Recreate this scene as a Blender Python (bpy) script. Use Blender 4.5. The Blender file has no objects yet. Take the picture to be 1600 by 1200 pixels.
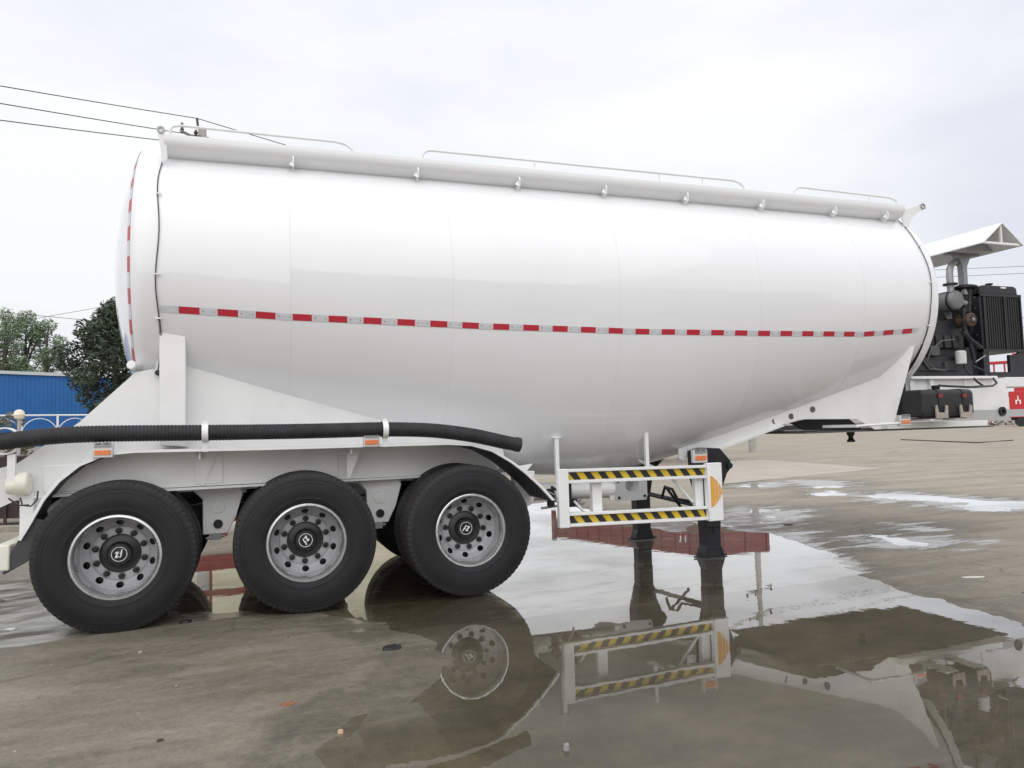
import bpy, math, random
import numpy as np
from math import sin, cos, pi, radians, sqrt
random.seed(7); rng = np.random.default_rng(7)
scene = bpy.context.scene
COL = scene.collection

# ------------------------------------------------------------------ camera
CAM = np.array([0.8943, -7.1863, 1.3569]); YAW, PITCH, ROLL, FPX = 0.3425, 0.0607, -0.0291, 1157.4
def cam_axes():
    cy, sy, cp, sp = cos(YAW), sin(YAW), cos(PITCH), sin(PITCH)
    f = np.array([sy*cp, cy*cp, sp]); r = np.array([cy, -sy, 0.0]); u = np.cross(r, f)
    return cos(ROLL)*r + sin(ROLL)*u, -sin(ROLL)*r + cos(ROLL)*u, f
AX_R, AX_U, AX_F = cam_axes()
def _ray(u, v): return AX_F + (u-800)/FPX*AX_R - (v-600)/FPX*AX_U
def PY(u, v, y):            # survey helper: point of the place at depth plane y
    d = _ray(u, v); s = (y-CAM[1])/d[1]; return CAM + s*d
def PG(u, v, z=0.0):        # survey helper: point on a level plane
    d = _ray(u, v); s = (z-CAM[2])/d[2]; return CAM + s*d
def PD(u, v, dist):         # survey helper: point at a horizontal distance
    d = _ray(u, v); s = dist/math.hypot(d[0], d[1]); return CAM + s*d
cd = bpy.data.cameras.new('camera'); cam = bpy.data.objects.new('camera', cd); COL.objects.link(cam)
from mathutils import Matrix, Vector
M = Matrix((( AX_R[0], AX_U[0], -AX_F[0], CAM[0]), (AX_R[1], AX_U[1], -AX_F[1], CAM[1]), (AX_R[2], AX_U[2], -AX_F[2], CAM[2]), (0,0,0,1)))
cam.matrix_world = M
cd.sensor_width = 36; cd.lens = FPX/1600*36; cd.clip_start = 0.05; cd.clip_end = 3000
scene.camera = cam

# ------------------------------------------------------------------ world, sun, exposure
SUN_EL, SUN_AZ = radians(40), radians(200)     # azimuth clockwise from +Y
world = bpy.data.worlds.new('World'); scene.world = world; world.use_nodes = True
nt = world.node_tree; nt.nodes.clear()
def N(t, kind, **kw):
    n = t.nodes.new(kind)
    for k, v in kw.items(): setattr(n, k, v)
    return n
o = N(nt, 'ShaderNodeOutputWorld'); bg = N(nt, 'ShaderNodeBackground'); nt.links.new(bg.outputs[0], o.inputs[0])
sky = N(nt, 'ShaderNodeTexSky', sky_type='NISHITA'); sky.sun_disc = False
sky.sun_elevation = SUN_EL; sky.sun_rotation = SUN_AZ; sky.dust_density = 4.0
tc = N(nt, 'ShaderNodeTexCoord'); sep = N(nt, 'ShaderNodeSeparateXYZ'); nt.links.new(tc.outputs['Generated'], sep.inputs[0])
mp = N(nt, 'ShaderNodeMapping'); mp.inputs['Scale'].default_value = (1, 1, 2.6); nt.links.new(tc.outputs['Generated'], mp.inputs[0])
cl = N(nt, 'ShaderNodeTexNoise'); cl.inputs['Scale'].default_value = 1.7; cl.inputs['Detail'].default_value = 5; cl.inputs['Roughness'].default_value = 0.5
nt.links.new(mp.outputs[0], cl.inputs[0])
cr = N(nt, 'ShaderNodeValToRGB'); cr.color_ramp.elements[0].position = 0.36; cr.color_ramp.elements[1].position = 0.62
cr.color_ramp.elements[0].color = (7.5, 7.8, 8.6, 1); cr.color_ramp.elements[1].color = (9.5, 9.6, 9.8, 1)
nt.links.new(cl.outputs[0], cr.inputs[0])
grad = N(nt, 'ShaderNodeMapRange'); grad.inputs[1].default_value = 0.0; grad.inputs[2].default_value = 1.0
grad.inputs[3].default_value = 1.0; grad.inputs[4].default_value = 1.30
nt.links.new(sep.outputs[2], grad.inputs[0])
mul = N(nt, 'ShaderNodeVectorMath', operation='SCALE'); nt.links.new(cr.outputs[0], mul.inputs[0]); nt.links.new(grad.outputs[0], mul.inputs['Scale'])
mx = N(nt, 'ShaderNodeMix', data_type='RGBA'); mx.inputs[0].default_value = 0.07
nt.links.new(mul.outputs[0], mx.inputs[6]); nt.links.new(sky.outputs[0], mx.inputs[7])
nt.links.new(mx.outputs[2], bg.inputs[0]); bg.inputs[1].default_value = 0.1
sd = bpy.data.lights.new('sun', 'SUN'); sun = bpy.data.objects.new('sun', sd); COL.objects.link(sun)
sd.energy = 1.6; sd.angle = radians(100); sd.color = (1.0, 0.975, 0.94)
sdir = Vector((sin(SUN_AZ)*cos(SUN_EL), cos(SUN_AZ)*cos(SUN_EL), sin(SUN_EL)))
sun.rotation_euler = sdir.to_track_quat('Z', 'Y').to_euler()
vs = scene.view_settings; vs.view_transform = 'Standard'; vs.look = 'None'; vs.exposure = 0.0; vs.gamma = 1.0; vs.use_curve_mapping = False
scene.display_settings.display_device = 'sRGB'

# ------------------------------------------------------------------ materials
MATS = {}
def principled(name, col, rough=0.5, metal=0.0, coat=0.0, coat_rough=0.08, var=0.0, vscale=3.0, bump=0.0, bscale=20.0, rvar=0.0, stretch=(1,1,1), spec=None):
    if name in MATS: return MATS[name]
    m = bpy.data.materials.new(name); m.use_nodes = True; t = m.node_tree; b = t.nodes['Principled BSDF']
    b.inputs['Base Color'].default_value = (*col, 1); b.inputs['Roughness'].default_value = rough
    b.inputs['Metallic'].default_value = metal; b.inputs['Coat Weight'].default_value = coat; b.inputs['Coat Roughness'].default_value = coat_rough
    if spec is not None: b.inputs['Specular IOR Level'].default_value = spec
    c = N(t, 'ShaderNodeTexCoord'); mpp = N(t, 'ShaderNodeMapping'); mpp.inputs['Scale'].default_value = stretch
    t.links.new(c.outputs['Object'], mpp.inputs[0])
    if var > 0 or rvar > 0:
        n = N(t, 'ShaderNodeTexNoise'); n.inputs['Scale'].default_value = vscale; n.inputs['Detail'].default_value = 6; n.inputs['Roughness'].default_value = 0.6
        t.links.new(mpp.outputs[0], n.inputs[0])
        if var > 0:
            r = N(t, 'ShaderNodeMapRange'); r.inputs[1].default_value = 0.3; r.inputs[2].default_value = 0.7; r.inputs[3].default_value = 1-var; r.inputs[4].default_value = 1+var*0.6
            t.links.new(n.outputs[0], r.inputs[0])
            s = N(t, 'ShaderNodeVectorMath', operation='SCALE'); s.inputs[0].default_value = col; t.links.new(r.outputs[0], s.inputs['Scale']); t.links.new(s.outputs[0], b.inputs['Base Color'])
        if rvar > 0:
            r = N(t, 'ShaderNodeMapRange'); r.inputs[1].default_value = 0.3; r.inputs[2].default_value = 0.7; r.inputs[3].default_value = max(0.02, rough-rvar); r.inputs[4].default_value = rough+rvar
            t.links.new(n.outputs[0], r.inputs[0]); t.links.new(r.outputs[0], b.inputs['Roughness'])
    if bump > 0:
        n = N(t, 'ShaderNodeTexNoise'); n.inputs['Scale'].default_value = bscale; n.inputs['Detail'].default_value = 4
        t.links.new(mpp.outputs[0], n.inputs[0]); bp = N(t, 'ShaderNodeBump'); bp.inputs['Strength'].default_value = 1.0; bp.inputs['Distance'].default_value = bump
        t.links.new(n.outputs[0], bp.inputs['Height']); t.links.new(bp.outputs[0], b.inputs['Normal'])
        if coat > 0: t.links.new(bp.outputs[0], b.inputs['Coat Normal'])
    MATS[name] = m; return m
WHITE = principled('white_tank_paint', (0.82, 0.83, 0.845), 0.45, coat=1.0, coat_rough=0.035, var=0.02, vscale=1.3, bump=0.0035, bscale=1.5)
WHITE2 = principled('white_frame_paint', (0.78, 0.785, 0.78), 0.36, coat=0.15, coat_rough=0.15, var=0.05, vscale=4, bump=0.001, bscale=12)
CREAM = principled('cream_plastic', (0.74, 0.73, 0.62), 0.45, var=0.05)
BLACK = principled('black_paint', (0.016, 0.016, 0.02), 0.38, var=0.3, vscale=8, spec=0.4)
ENGINE = principled('engine_black', (0.018, 0.018, 0.022), 0.45, var=0.4, vscale=9, bump=0.002, bscale=40)
DARKPL = principled('dark_plastic', (0.05, 0.052, 0.056), 0.55, var=0.2, vscale=7)
RUBBER_H = principled('hose_rubber', (0.019, 0.019, 0.022), 0.68, var=0.5, vscale=9, bump=0.002, bscale=60)
STEELR = principled('silver_rim_paint', (0.40, 0.40, 0.415), 0.45, metal=0.2, var=0.10, vscale=6, rvar=0.08)
RIMLIP = principled('bright_rim_lip', (0.74, 0.74, 0.75), 0.24, metal=0.85, var=0.12, vscale=12, rvar=0.08)
ALU = principled('dull_aluminium', (0.32, 0.32, 0.33), 0.45, metal=0.5, var=0.15, vscale=9)
GALV = principled('grey_steel', (0.33, 0.34, 0.35), 0.4, metal=0.6, var=0.2, vscale=5)
REDT = principled('red_reflective_tape', (0.50, 0.025, 0.045), 0.30, var=0.08, vscale=30)
WHT = principled('white_reflective_tape', (0.62, 0.63, 0.67), 0.28, var=0.10, vscale=25)
YEL = principled('yellow_tape', (0.62, 0.44, 0.03), 0.35, var=0.12, vscale=14)
BLK = principled('black_tape', (0.02, 0.02, 0.025), 0.4)
ORNG = principled('amber_lens', (0.75, 0.21, 0.07), 0.25, var=0.25, vscale=90, coat=0.5)
AMBSTICK = principled('amber_sticker', (0.72, 0.36, 0.06), 0.35, var=0.1, vscale=20)
DECAL = principled('white_decal', (0.8, 0.8, 0.8), 0.4)
HUBB = principled('hub_black', (0.012, 0.012, 0.014), 0.32)
REDP = principled('red_machine_paint', (0.15, 0.024, 0.022), 0.4, var=0.2, vscale=3, coat=0.1)
DRED = principled('dull_red_paint', (0.22, 0.028, 0.022), 0.5, var=0.25, vscale=3)
BLUE = principled('blue_sheet_metal', (0.028, 0.155, 0.44), 0.5, var=0.10, vscale=0.7)
CONC = principled('pole_concrete', (0.40, 0.39, 0.37), 0.85, var=0.15, vscale=5)
CREAMW = principled('cream_wall_paint', (0.60, 0.58, 0.44), 0.8, var=0.08, vscale=1)
BARK = principled('bark', (0.085, 0.07, 0.055), 0.9, var=0.4, vscale=10)
WIRE = principled('wire', (0.05, 0.05, 0.055), 0.6)
RUST = principled('rusty_steel', (0.11, 0.07, 0.05), 0.7, metal=0.2, var=0.4, vscale=40)

def tyre_material():
    m = bpy.data.materials.new('tyre_rubber'); m.use_nodes = True; t = m.node_tree; b = t.nodes['Principled BSDF']
    b.inputs['Roughness'].default_value = 0.62; b.inputs['Specular IOR Level'].default_value = 0.28
    c = N(t, 'ShaderNodeTexCoord'); s = N(t, 'ShaderNodeSeparateXYZ'); t.links.new(c.outputs['Object'], s.inputs[0])
    a = N(t, 'ShaderNodeMath', operation='ARCTAN2'); t.links.new(s.outputs[2], a.inputs[0]); t.links.new(s.outputs[0], a.inputs[1])
    w = N(t, 'ShaderNodeMath', operation='MULTIPLY'); w.inputs[1].default_value = 110/2; t.links.new(a.outputs[0], w.inputs[0])
    si = N(t, 'ShaderNodeMath', operation='SINE'); t.links.new(w.outputs[0], si.inputs[0])
    th = N(t, 'ShaderNodeMath', operation='GREATER_THAN'); th.inputs[1].default_value = 0.86; t.links.new(si.outputs[0], th.inputs[0])
    xx = N(t, 'ShaderNodeMath', operation='MULTIPLY'); t.links.new(s.outputs[0], xx.inputs[0]); t.links.new(s.outputs[0], xx.inputs[1])
    zz = N(t, 'ShaderNodeMath', operation='MULTIPLY'); t.links.new(s.outputs[2], zz.inputs[0]); t.links.new(s.outputs[2], zz.inputs[1])
    rr = N(t, 'ShaderNodeMath', operation='ADD'); t.links.new(xx.outputs[0], rr.inputs[0]); t.links.new(zz.outputs[0], rr.inputs[1])
    g = N(t, 'ShaderNodeMath', operation='GREATER_THAN'); g.inputs[1].default_value = 0.600**2; t.links.new(rr.outputs[0], g.inputs[0])
    gm = N(t, 'ShaderNodeMath', operation='MULTIPLY'); t.links.new(g.outputs[0], gm.inputs[0]); t.links.new(th.outputs[0], gm.inputs[1])
    inv = N(t, 'ShaderNodeMath', operation='SUBTRACT'); inv.inputs[0].default_value = 1; t.links.new(gm.outputs[0], inv.inputs[1])
    n = N(t, 'ShaderNodeTexNoise'); n.inputs['Scale'].default_value = 5; n.inputs['Detail'].default_value = 6; t.links.new(c.outputs['Object'], n.inputs[0])
    n2 = N(t, 'ShaderNodeTexNoise'); n2.inputs['Scale'].default_value = 45; n2.inputs['Detail'].default_value = 4; t.links.new(c.outputs['Object'], n2.inputs[0])
    ramp = N(t, 'ShaderNodeMix', data_type='RGBA'); ramp.inputs[6].default_value = (0.0085, 0.009, 0.011, 1); ramp.inputs[7].default_value = (0.021, 0.021, 0.023, 1)
    t.links.new(n.outputs[0], ramp.inputs[0])
    # grey dust on the tread shoulder
    g2 = N(t, 'ShaderNodeMapRange'); g2.inputs[1].default_value = 0.49**2; g2.inputs[2].default_value = 0.53**2; t.links.new(rr.outputs[0], g2.inputs[0])
    gd = N(t, 'ShaderNodeMath', operation='MULTIPLY'); t.links.new(g2.outputs[0], gd.inputs[0]); t.links.new(n2.outputs[0], gd.inputs[1])
    du = N(t, 'ShaderNodeMix', data_type='RGBA'); du.inputs[7].default_value = (0.050, 0.047, 0.042, 1); t.links.new(gd.outputs[0], du.inputs[0]); t.links.new(ramp.outputs[2], du.inputs[6])
    t.links.new(du.outputs[2], b.inputs['Base Color'])
    ad = N(t, 'ShaderNodeMath', operation='MULTIPLY_ADD'); ad.inputs[1].default_value = 0.12; t.links.new(n2.outputs[0], ad.inputs[0]); t.links.new(inv.outputs[0], ad.inputs[2])
    bp = N(t, 'ShaderNodeBump'); bp.inputs['Distance'].default_value = 0.006; bp.inputs['Strength'].default_value = 1; t.links.new(ad.outputs[0], bp.inputs['Height']); t.links.new(bp.outputs[0], b.inputs['Normal'])
    return m
TYRE = tyre_material()

def ground_material():
    m = bpy.data.materials.new('wet_concrete_yard'); m.use_nodes = True; t = m.node_tree; b = t.nodes['Principled BSDF']
    c = N(t, 'ShaderNodeTexCoord'); mp = N(t, 'ShaderNodeMapping'); mp.inputs['Scale'].default_value = (0.35, 1.5, 1); mp.inputs['Rotation'].default_value = (0, 0, radians(-14))
    t.links.new(c.outputs['Object'], mp.inputs[0])
    def noise(sc, det=8, rough=0.6, src=c.outputs['Object'], dist=0.0):
        n = N(t, 'ShaderNodeTexNoise'); n.inputs['Scale'].default_value = sc; n.inputs['Detail'].default_value = det; n.inputs['Roughness'].default_value = rough; n.inputs['Distortion'].default_value = dist
        t.links.new(src, n.inputs[0]); return n.outputs[0]
    def mr(src, a, b_, c_=0, d=1):
        r = N(t, 'ShaderNodeMapRange'); r.inputs[1].default_value = a; r.inputs[2].default_value = b_; r.inputs[3].default_value = c_; r.inputs[4].default_value = d; t.links.new(src, r.inputs[0]); return r.outputs[0]
    def mixc(f, A, B):
        x = N(t, 'ShaderNodeMix', data_type='RGBA')
        for sock, v in ((x.inputs[0], f), (x.inputs[6], A), (x.inputs[7], B)):
            if isinstance(v, tuple): sock.default_value = (*v, 1)
            elif isinstance(v, (float, int)): sock.default_value = v
            else: t.links.new(v, sock)
        return x.outputs[2]
    def mt(op, a, b_):
        x = N(t, 'ShaderNodeMath', operation=op)
        for i, v in enumerate((a, b_)):
            if isinstance(v, (float, int)): x.inputs[i].default_value = v
            else: t.links.new(v, x.inputs[i])
        return x.outputs[0]
    att = N(t, 'ShaderNodeAttribute', attribute_name='damp'); damp0 = att.outputs['Fac']
    big = noise(0.45, 6, 0.55); mid = noise(1.0, 8, 0.62, mp.outputs[0], 0.6); fine = noise(9, 8, 0.7); grain = noise(120, 3, 0.6); strk = noise(2.4, 7, 0.65, mp.outputs[0], 0.3)
    dry = mixc(mr(mid, 0.3, 0.72), (0.26, 0.220, 0.172), (0.46, 0.402, 0.325))
    dry = mixc(mr(big, 0.35, 0.65, 0, 0.45), dry, (0.37, 0.32, 0.255))
    dry = mixc(mr(fine, 0.45, 0.75, 0, 0.4), dry, (0.20, 0.175, 0.145))
    wetc = mixc(mr(strk, 0.3, 0.7), (0.086, 0.075, 0.054), (0.205, 0.180, 0.132))
    wetc = mixc(mr(fine, 0.4, 0.7, 0, 0.55), wetc, (0.062, 0.055, 0.044)); wetc = mixc(mr(noise(2.2, 10, 0.78), 0.50, 0.66, 0, 0.55), wetc, (0.235, 0.208, 0.162)); wetc = mixc(mr(noise(26, 5, 0.7), 0.52, 0.70, 0, 0.45), wetc, (0.06, 0.053, 0.043))
    d1 = mt('ADD', damp0, mr(strk, 0.2, 0.8, -0.35, 0.35)); d1 = mt('ADD', d1, mr(big, 0.3, 0.7, -0.2, 0.2)); dm = mr(d1, 0.15, 0.85)
    colr = mixc(dm, dry, wetc)
    # fine cracks and drying marks
    def vedge(sc, src):
        v = N(t, 'ShaderNodeTexVoronoi', feature='DISTANCE_TO_EDGE'); v.inputs['Scale'].default_value = sc; t.links.new(src, v.inputs[0]); return v.outputs['Distance']
    wob = N(t, 'ShaderNodeMix', data_type='RGBA', blend_type='ADD'); wob.inputs[0].default_value = 0.35; t.links.new(c.outputs['Object'], wob.inputs[6])
    wn = N(t, 'ShaderNodeTexNoise'); wn.inputs['Scale'].default_value = 2.5; wn.inputs['Detail'].default_value = 8; t.links.new(c.outputs['Object'], wn.inputs[0]); t.links.new(wn.outputs['Color'], wob.inputs[7])
    crk = mr(vedge(0.22, wob.outputs[2]), 0.0, 0.0035, 1, 0)
    colr = mixc(mt('MULTIPLY', crk, 0.55), colr, (0.045, 0.04, 0.033))
    trk = N(t, 'ShaderNodeTexNoise'); trk.inputs['Scale'].default_value = 1.0; trk.inputs['Detail'].default_value = 9; trk.inputs['Roughness'].default_value = 0.7
    tm = N(t, 'ShaderNodeMapping'); tm.inputs['Scale'].default_value = (0.16, 3.2, 1); tm.inputs['Rotation'].default_value = (0, 0, radians(-9)); t.links.new(c.outputs['Object'], tm.inputs[0]); t.links.new(tm.outputs[0], trk.inputs[0])
    colr = mixc(mt('MULTIPLY', mr(trk.outputs[0], 0.52, 0.68, 0, 0.38), mr(dm, 0, 1, 0.45, 1)), colr, (0.085, 0.075, 0.06)); colr = mixc(mr(trk.outputs[0], 0.46, 0.34, 0, 0.30), colr, (0.36, 0.325, 0.265))
    # dark grit and pale flecks lying in the surface
    vor = N(t, 'ShaderNodeTexVoronoi'); vor.inputs['Scale'].default_value = 7; t.links.new(c.outputs['Object'], vor.inputs[0])
    sp = mr(vor.outputs['Distance'], 0.035, 0.06, 1, 0); sc = N(t, 'ShaderNodeSeparateColor'); t.links.new(vor.outputs['Color'], sc.inputs[0])
    spd = mt('MULTIPLY', sp, mr(sc.outputs[0], 0.80, 0.82)); spl = mt('MULTIPLY', sp, mr(sc.outputs[1], 0.86, 0.88))
    colr = mixc(spd, colr, (0.03, 0.027, 0.023)); colr = mixc(mt('MULTIPLY', spl, 0.7), colr, (0.45, 0.42, 0.36))
    v2 = N(t, 'ShaderNodeTexVoronoi'); v2.inputs['Scale'].default_value = 19; v2.inputs['Randomness'].default_value = 1.0; t.links.new(c.outputs['Object'], v2.inputs[0])
    s2 = mr(v2.outputs['Distance'], 0.05, 0.11, 1, 0); q2 = N(t, 'ShaderNodeSeparateColor'); t.links.new(v2.outputs['Color'], q2.inputs[0])
    colr = mixc(mt('MULTIPLY', mt('MULTIPLY', s2, mr(q2.outputs[0], 0.86, 0.90)), 0.75), colr, (0.04, 0.036, 0.03)); colr = mixc(mt('MULTIPLY', mt('MULTIPLY', s2, mr(q2.outputs[1], 0.90, 0.93)), 0.55), colr, (0.42, 0.39, 0.33))
    silt = mr(noise(0.9, 8, 0.7), 0.50, 0.68, 0, 0.5); colr = mixc(mt('MULTIPLY', silt, mr(damp0, 0.9, 1.0)), colr, (0.21, 0.18, 0.13))
    blot = mt('MULTIPLY', mr(noise(1.7, 10, 0.8, c.outputs['Object'], 1.5), 0.56, 0.66, 0, 0.45), mr(dm, 0, 1, 0.35, 1)); colr = mixc(blot, colr, (0.095, 0.083, 0.066))
    deep = N(t, 'ShaderNodeAttribute', attribute_name='deep').outputs['Fac']
    colr = mixc(deep, colr, mixc(mr(noise(1.3, 9, 0.75), 0.42, 0.62), (0.050, 0.041, 0.024), (0.125, 0.100, 0.062)))
    gr = mixc(mr(mt('ADD', mt('MULTIPLY', grain, 0.5), mt('MULTIPLY', noise(48, 4, 0.7), 0.5)), 0.36, 0.64), (0.76, 0.76, 0.76), (1.20, 1.20, 1.20))
    mm = N(t, 'ShaderNodeMix', data_type='RGBA', blend_type='MULTIPLY'); mm.inputs[0].default_value = 1; t.links.new(colr, mm.inputs[6]); t.links.new(gr, mm.inputs[7])
    t.links.new(mm.outputs[2], b.inputs['Base Color'])
    rg = mt('ADD', mr(dm, 0, 1, 0.88, 0.50), mr(strk, 0.4, 0.7, 0.08, -0.12)); film = N(t, 'ShaderNodeAttribute', attribute_name='film').outputs['Fac']; fl_ = mr(mt('ADD', film, mr(noise(3.5, 9, 0.72, mp.outputs[0]), 0.3, 0.7, -0.55, 0.55)), 0.40, 0.62)
    rg = mixc(fl_, rg, (0.16, 0.16, 0.16)); t.links.new(rg, b.inputs['Roughness']); b.inputs['Specular IOR Level'].default_value = 0.5; t.links.new(mr(fl_, 0, 1, 0.45, 1.0), b.inputs['Specular IOR Level'])
    rgh_ = 0
    h = mt('MULTIPLY', mt('ADD', mt('MULTIPLY', grain, 0.25), mt('MULTIPLY', fine, 1.2)), mr(fl_, 0, 1, 1, 0.15))
    bp = N(t, 'ShaderNodeBump'); bp.inputs['Distance'].default_value = 0.004; bp.inputs['Strength'].default_value = 0.8; t.links.new(h, bp.inputs['Height']); t.links.new(bp.outputs[0], b.inputs['Normal'])
    return m
GROUND = ground_material()

def water_material():
    m = bpy.data.materials.new('rain_water'); m.use_nodes = True; t = m.node_tree; t.nodes.clear()
    o = N(t, 'ShaderNodeOutputMaterial'); mix = N(t, 'ShaderNodeMixShader'); tr = N(t, 'ShaderNodeBsdfTransparent'); gl = N(t, 'ShaderNodeBsdfGlossy')
    tr.inputs[0].default_value = (0.93, 0.915, 0.87, 1); gl.inputs['Roughness'].default_value = 0.012; gl.inputs[0].default_value = (1, 1, 1, 1)
    lw = N(t, 'ShaderNodeLayerWeight'); lw.inputs['Blend'].default_value = 0.5
    fr = N(t, 'ShaderNodeMath', operation='POWER'); fr.inputs[1].default_value = 5.2; t.links.new(lw.outputs['Facing'], fr.inputs[0])
    fr0 = fr; fr = N(t, 'ShaderNodeMath', operation='MULTIPLY_ADD'); fr.use_clamp = True; fr.inputs[1].default_value = 1.7; fr.inputs[2].default_value = 0.010; t.links.new(fr0.outputs[0], fr.inputs[0])
    c = N(t, 'ShaderNodeTexCoord'); n = N(t, 'ShaderNodeTexNoise'); n.inputs['Scale'].default_value = 5; n.inputs['Detail'].default_value = 3; t.links.new(c.outputs['Object'], n.inputs[0])
    sc = N(t, 'ShaderNodeTexNoise'); sc.inputs['Scale'].default_value = 0.55; sc.inputs['Detail'].default_value = 6; t.links.new(c.outputs['Object'], sc.inputs[0])
    sr = N(t, 'ShaderNodeMapRange'); sr.inputs[1].default_value = 0.36; sr.inputs[2].default_value = 0.56; sr.inputs[3].default_value = 0.62; sr.inputs[4].default_value = 1.0; t.links.new(sc.outputs[0], sr.inputs[0])
    fr1 = fr; fr = N(t, 'ShaderNodeMath', operation='MULTIPLY'); t.links.new(fr1.outputs[0], fr.inputs[0]); t.links.new(sr.outputs[0], fr.inputs[1])
    bp = N(t, 'ShaderNodeBump'); bp.inputs['Distance'].default_value = 0.0009; bp.inputs['Strength'].default_value = 0.5; t.links.new(n.outputs[0], bp.inputs['Height'])
    t.links.new(bp.outputs[0], gl.inputs['Normal']); t.links.new(bp.outputs[0], lw.inputs['Normal'])
    t.links.new(fr.outputs[0], mix.inputs[0]); t.links.new(tr.outputs[0], mix.inputs[1]); t.links.new(gl.outputs[0], mix.inputs[2]); t.links.new(mix.outputs[0], o.inputs[0])
    return m
WATER = water_material()

def leaf_material(name, c1, c2):
    m = bpy.data.materials.new(name); m.use_nodes = True; t = m.node_tree; b = t.nodes['Principled BSDF']; b.inputs['Roughness'].default_value = 0.6
    a = N(t, 'ShaderNodeAttribute', attribute_name='tone'); mxx = N(t, 'ShaderNodeMix', data_type='RGBA'); mxx.inputs[6].default_value = (*c1, 1); mxx.inputs[7].default_value = (*c2, 1)
    t.links.new(a.outputs['Fac'], mxx.inputs[0]); t.links.new(mxx.outputs[2], b.inputs['Base Color']); return m
LEAF_D = leaf_material('dark_leaves', (0.022, 0.036, 0.022), (0.075, 0.105, 0.062))
LEAF_L = leaf_material('grey_green_leaves', (0.08, 0.13, 0.07), (0.24, 0.32, 0.18))
LEAF_S = leaf_material('dry_green_leaves', (0.06, 0.07, 0.035), (0.20, 0.19, 0.11))

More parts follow.
